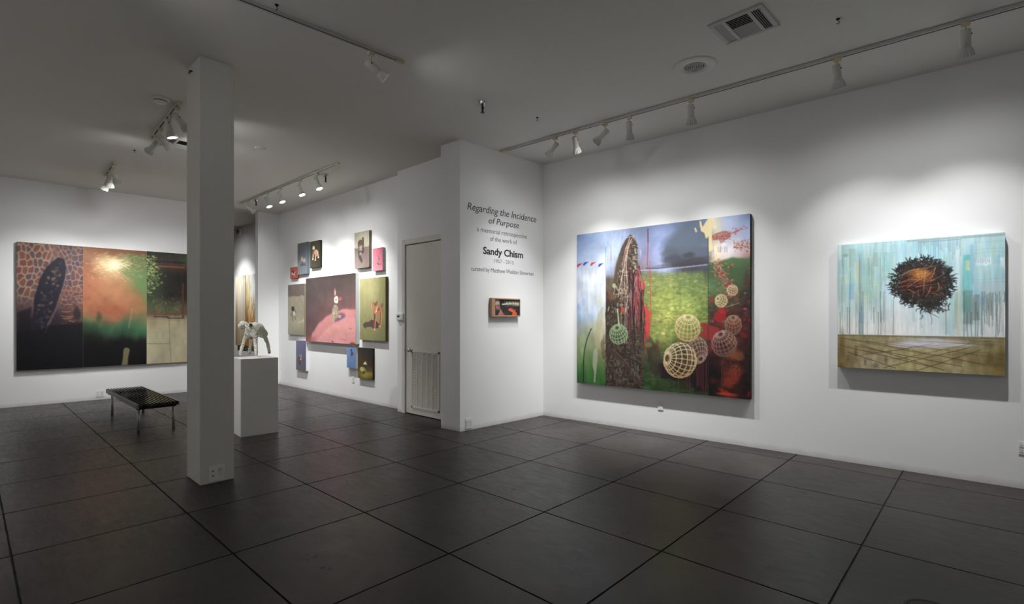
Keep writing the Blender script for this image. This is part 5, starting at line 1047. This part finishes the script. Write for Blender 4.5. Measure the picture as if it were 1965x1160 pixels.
# back room lamp and unseen lamps; left and near tracks added for bounce fill
far_t = track((-13.6, 3.45), (-12.6, 3.45), 'light track in the back room behind the column', True)
head(far_t, 0, (-12.9, 4.5, 1.2), 'lamp in the back room lighting the streaked painting', 470, 84, .8, None, Vector((-13.0, 3.45, 0)))
d = TR_M[1]; s0 = TR_M[0]
for k, tg, pw in ((2.3, (-2.6, 5.7, 1.4), 30), (3.2, (-.2, 5.8, 1.6), 30)):
    head(TR_M, 0, tg, 'lamp of the upper middle track outside the photo, %s' % ('nearer the middle' if k < 3 else 'at its far end'), pw * .5, 70, .9, None, s0 + d * k, spill=1.2)
tl = track((-9.5, YL + 1.1), (1.4, YL + 1.1), 'added light track along the unseen left side, carrying fill lamps')
for k, w_ in enumerate(('far end', 'far middle', 'middle', 'near middle', 'near end')):
    x = -8.8 + k * 2.4; head(tl, 0, (x, YL, .6), 'added fill lamp on the unseen left side track, %s' % w_, 240, 110, 1, 'added fill lamps of the left side track', Vector((x, YL + 1.1, 0)))  # added lamps, bounced off the left wall as fill
head(tl, 0, (-6.6, 2.4, .75), 'added fill lamp on the unseen left side track, turned to the plinth', 420, 27, 1, 'added fill lamps of the left side track', Vector((-7.0, YL + 1.1, 0)), spill=0.)  # added lamp that brightens the plinth and lamb
tn = track((XN - 1.1, -1.2), (XN - 1.1, 4.4), 'added light track before the unseen near wall, carrying fill lamps')
for k, w_ in enumerate(('left', 'centre', 'right')):
    y = -.7 + k * 2.3; head(tn, 0, (XN, y, .6), 'added fill lamp on the unseen near track, %s' % w_, 36, 110, 1, 'added fill lamps of the near track', Vector((XN - 1.1, y, 0)))  # added lamps, bounced off the near wall as weak fill

# ------------------------------------------------------------------ ceiling fittings
def diffuser(c, ax, L, Wd, label):
    ax = Vector((ax[0], ax[1], 0)).normalized(); m = Matrix.Identity(4); m.col[0][:3] = ax; m.col[1][:3] = (-ax.y, ax.x, 0); m.col[3][:3] = (c[0], c[1], ZC)
    r = thing('air_diffuser', label, 'air vent', m); hl, hw = L / 2, Wd / 2; f = .032
    bm = bmesh.new()
    for q in ((-hl, hl, -hw, -hw + f), (-hl, hl, hw - f, hw), (-hl, -hl + f, -hw + f, hw - f), (hl - f, hl, -hw + f, hw - f)): bx(bm, q[0], q[1], q[2], q[3], -.012, -.0004, 0, .002)
    for x in (-hl * .47, hl * .47): bx(bm, x - .012, x + .012, -hw + f, hw - f, -.0115, -.003)
    obj('frame', bm, M['vent'], r); obj('duct_backing', box(-hl + f, hl - f, -hw + f, hw - f, -.0016, -.0006), M['ventdark'], r)
    def sl(bm, x0, x1, y0, y1, z0, z1):
        v = [bm.verts.new(p) for p in ((x0[0], y0, z0), (x0[1], y1, z0), (x1[1], y1, z1), (x1[0], y0, z1))]; bm.faces.new(v)
    bm = bmesh.new(); n = 14; y0, y1 = -hw + f, hw - f
    for k in range(n):
        y = y0 + (y1 - y0) * (k + .5) / n; up = 1 if y < 0 else -1; t = (y1 - y0) / n * .42
        v = [bm.verts.new(p) for p in ((-hl * .45, y - t, -.010 if up > 0 else -.003), (hl * .45, y - t, -.010 if up > 0 else -.003), (hl * .45, y + t, -.003 if up > 0 else -.010), (-hl * .45, y + t, -.003 if up > 0 else -.010))]; bm.faces.new(v)
    obj('centre_louvre', bm, M['vent'], r)
    for s in (-1, 1):
        bm = bmesh.new()
        for k in range(4):
            x = s * (hl * .49 + .012 + (hl * .51 - f - .012) * (k + .5) / 4); t = (hl * .51 - f) / 4 * .3
            v = [bm.verts.new(p) for p in ((x - t, y0, -.010 if s < 0 else -.003), (x + t, y0, -.003 if s < 0 else -.010), (x + t, y1, -.003 if s < 0 else -.010), (x - t, y1, -.010 if s < 0 else -.003))]; bm.faces.new(v)
        obj('side_louvre', bm, M['vent'], r)
    return r
q = [cast_z(x, y, ZC - .006) for x, y in ((1360, 50.6), (1461.6, 6.3), (1497, 49.6), (1394, 86))]
c = (q[0] + q[1] + q[2] + q[3]) / 4; ax = q[1] - q[0] + q[2] - q[3]
diffuser(c, ax, ax.length / 2, ((q[3] - q[0]).length + (q[2] - q[1]).length) / 2, 'rectangular air vent with dark louvres on the ceiling, top right')
c = cast_z(352, 278, ZC); diffuser(c, (0, 1, 0), .42, .42, 'air vent on the far ceiling, mostly hidden by the square column')
c = cast_z(1333, 127.5, ZC); r_ = thing('ceiling_speaker', 'round flush ceiling speaker between the air vent and the long track', 'speaker', Matrix.Translation((c.x, c.y, ZC)))
bm = lathe([(.182, -.0005), (.182, -.004), (.165, -.008), (.095, -.009), (.092, -.004), (.0, -.004)], 56, None, False, False); obj('trim_ring', bm, M['ceil'], r_, True)
for k, rad in enumerate((.084, .066, .048, .03, .012)): obj('grille_ring', lathe([(rad - .006, -.0045), (rad - .006, -.009), (rad + .003, -.009), (rad + .003, -.0045)], 40, None, False, False), M['vent'], r_, True)
bm = bmesh.new(); f_ = bm.faces.new([bm.verts.new((.091 * math.cos(t * .1963), .091 * math.sin(t * .1963), -.0046)) for t in range(32)][::-1]); obj('cone', bm, M['dark'], r_)
c = cast_z(308, 190, ZC); r_ = thing('smoke_detector', 'round smoke detector on the ceiling left of the column', 'smoke detector', Matrix.Translation((c.x, c.y, ZC)))
obj('base_ring', lathe([(.078, -.0004), (.078, -.012), (.066, -.016)], 40, None, False, True), M['plate'], r_, True); obj('sensor_cap', lathe([(.058, -.0165), (.058, -.034), (.046, -.044), (.0, -.046)], 40, None, False, False), M['plate'], r_, True); obj('vent_slot', lathe([(.0585, -.022), (.0592, -.022), (.0592, -.029), (.0585, -.029)], 40, None, False, False), M['slot'], r_)
def sprinkler(px, py, k, label):
    c = cast_z(px, py, ZC); r = thing('sprinkler_head', label, 'sprinkler', Matrix.Translation((c.x, c.y, ZC)), 'ceiling sprinklers')
    obj('escutcheon', lathe([(.034 * k, -.0004), (.032 * k, -.010 * k), (.022 * k, -.030 * k), (.019 * k, -.034 * k)], 28, None, False, True), M['chrome'], r, True)
    bm = tube(bmesh.new(), (0, 0, -.0345 * k), (0, 0, -.09 * k), .0085 * k, 12); bm = tube(bm, (-.014 * k, 0, -.048 * k), (-.006 * k, 0, -.082 * k), .003 * k, 8); bm = tube(bm, (.014 * k, 0, -.048 * k), (.006 * k, 0, -.082 * k), .003 * k, 8); obj('nozzle', bm, M['dark'], r, True)
    obj('deflector', lathe([(.0, -.0905 * k), (.018 * k, -.0905 * k), (.018 * k, -.094 * k), (.0, -.094 * k)], 16, [0, 0, 0, 0], False, False), M['dark'], r)
sprinkler(926, 196, 1.15, 'chrome sprinkler head alone in the middle of the ceiling'); sprinkler(625, 335.5, 1.2, 'sprinkler head beside the near end of the animal-wall track'); sprinkler(491.5, 383, 1.2, 'sprinkler head at the far end of the animal-wall track')
for px, py, lb in [(1608, 36, 'small dark ceiling hook between the air vent and the right-hand track'), (1031, 225.5, 'tiny ceiling hook above the start of the right-hand track'), (258, 288, 'tiny ceiling hook left of the column lamps'), (531, 9, 'small ceiling hook at the top of the photo beside the upper middle track')]:
    c = cast_z(px, py, ZC); r = thing('ceiling_hook', lb, 'hook', Matrix.Translation((c.x, c.y, ZC)), 'ceiling hooks')
    obj('hook_base', lathe([(.014, -.0004), (.012, -.006), (.004, -.010)], 16, None, False, True), M['dark'], r, True)
    bm = bmesh.new(); pp = [Vector((0, 0, -.0102))] + [Vector((.009 * math.sin(t), 0, -.028 - .009 * (1 - math.cos(t)) + .009)) for t in [k * .5 for k in range(10)]]
    for u_, v_ in zip(pp, pp[1:]): tube(bm, u_, v_, .0024, 8)
    obj('hook_wire', bm, M['dark'], r, True)
c = cast_z(499, 284, ZC); tag(obj('ceiling_plate', lathe([(.062, -.0004), (.062, -.003), (.05, -.006), (.0, -.006)], 36, None, False, False), M['ceil'], None, True, Matrix.Translation((c.x, c.y, ZC))), 'faint round cover plate on the ceiling right of the column', 'cover plate')
# eyelet ring on the column, security lamp in the back room
wc = Wall(0, 1.335, (1, 0)); s, z = wc.hit(367, 139); r = thing('eyelet_ring', 'small dark metal ring near the top of the square column', 'ring', wc.matrix(s, z, .0004))
bm = bmesh.new(); 
for k in range(20):
    t0, t1 = k * .31416, (k + 1) * .31416; tube(bm, (.03 * math.cos(t0), .012 * math.sin(t0), .012), (.03 * math.cos(t1), .012 * math.sin(t1), .012), .0028, 8)
obj('ring', bm, M['dark'], r, True); obj('screw_eye', tube(bmesh.new(), (.036, -.004, .0), (.032, -.004, .02), .006, 10), M['dark'], r, True)
s, z = W_ANIM.hit(463, 446); r = thing('security_lamp', 'round lensed lamp high on the wall of the back room', 'lamp', W_ANIM.matrix(s, z, .0004))
obj('wall_base', lathe([(.10, 0), (.10, .02), (.085, .05), (.07, .06)], 32, None, True, True), M['plate'], r, True); obj('lens', lathe([(.055, .0605), (.055, .075), (.04, .098), (.0, .108)], 28, None, False, False), M['lens'], r, True); obj('bracket', box(-.2, -.09, -.03, .03, 0, .05, .008), M['plate'], r)
# floor drain at the lower edge
c = cast_z(1792, 1176, .0); r = thing('floor_drain', 'round cast floor drain cut by the lower edge of the photo', 'drain', Matrix.Translation((c.x, c.y, 0)))
obj('rim', lathe([(.115, .0004), (.115, .003), (.103, .003), (.103, .0004)], 48, None, False, False), M['dark'], r)
bm = lathe([(.102, .0004), (.102, .0012)], 48, None, False, True)
n = 13
for i in range(-n, n + 1):
    x = i * .0078; h_ = math.sqrt(max(0, .1 ** 2 - x * x))
    if h_ > .01: bx(bm, x - .0016, x + .0016, -h_, h_, .0014, .0026); bx(bm, -h_, h_, x - .0016, x + .0016, .0014, .0024)
bmesh.ops.rotate(bm, verts=bm.verts, cent=(0, 0, 0), matrix=Matrix.Rotation(.8, 3, 'Z')); obj('grate', bm, M['drain'], r)

# ------------------------------------------------------------------ world, camera, exposure
w = bpy.data.worlds.new('world'); bpy.context.scene.world = w; w.use_nodes = True; w.node_tree.nodes['Background'].inputs[0].default_value = (.02, .02, .02, 1)
cam = bpy.data.cameras.new('camera'); co_ = bpy.data.objects.new('camera', cam); COL.objects.link(co_)
cam.sensor_fit = 'HORIZONTAL'; cam.sensor_width = 36; cam.lens = F / 1965 * 36; cam.shift_y = (Y0 - 580) / 1965; cam.clip_start = .05
co_.location = (0, 0, CH); co_.rotation_euler = (math.pi / 2, 0, YAW)
sc = bpy.context.scene; sc.camera = co_
sc.view_settings.view_transform = 'Standard'; sc.view_settings.look = 'None'; sc.view_settings.exposure = 0.0; sc.view_settings.gamma = 1; sc.view_settings.use_curve_mapping = False
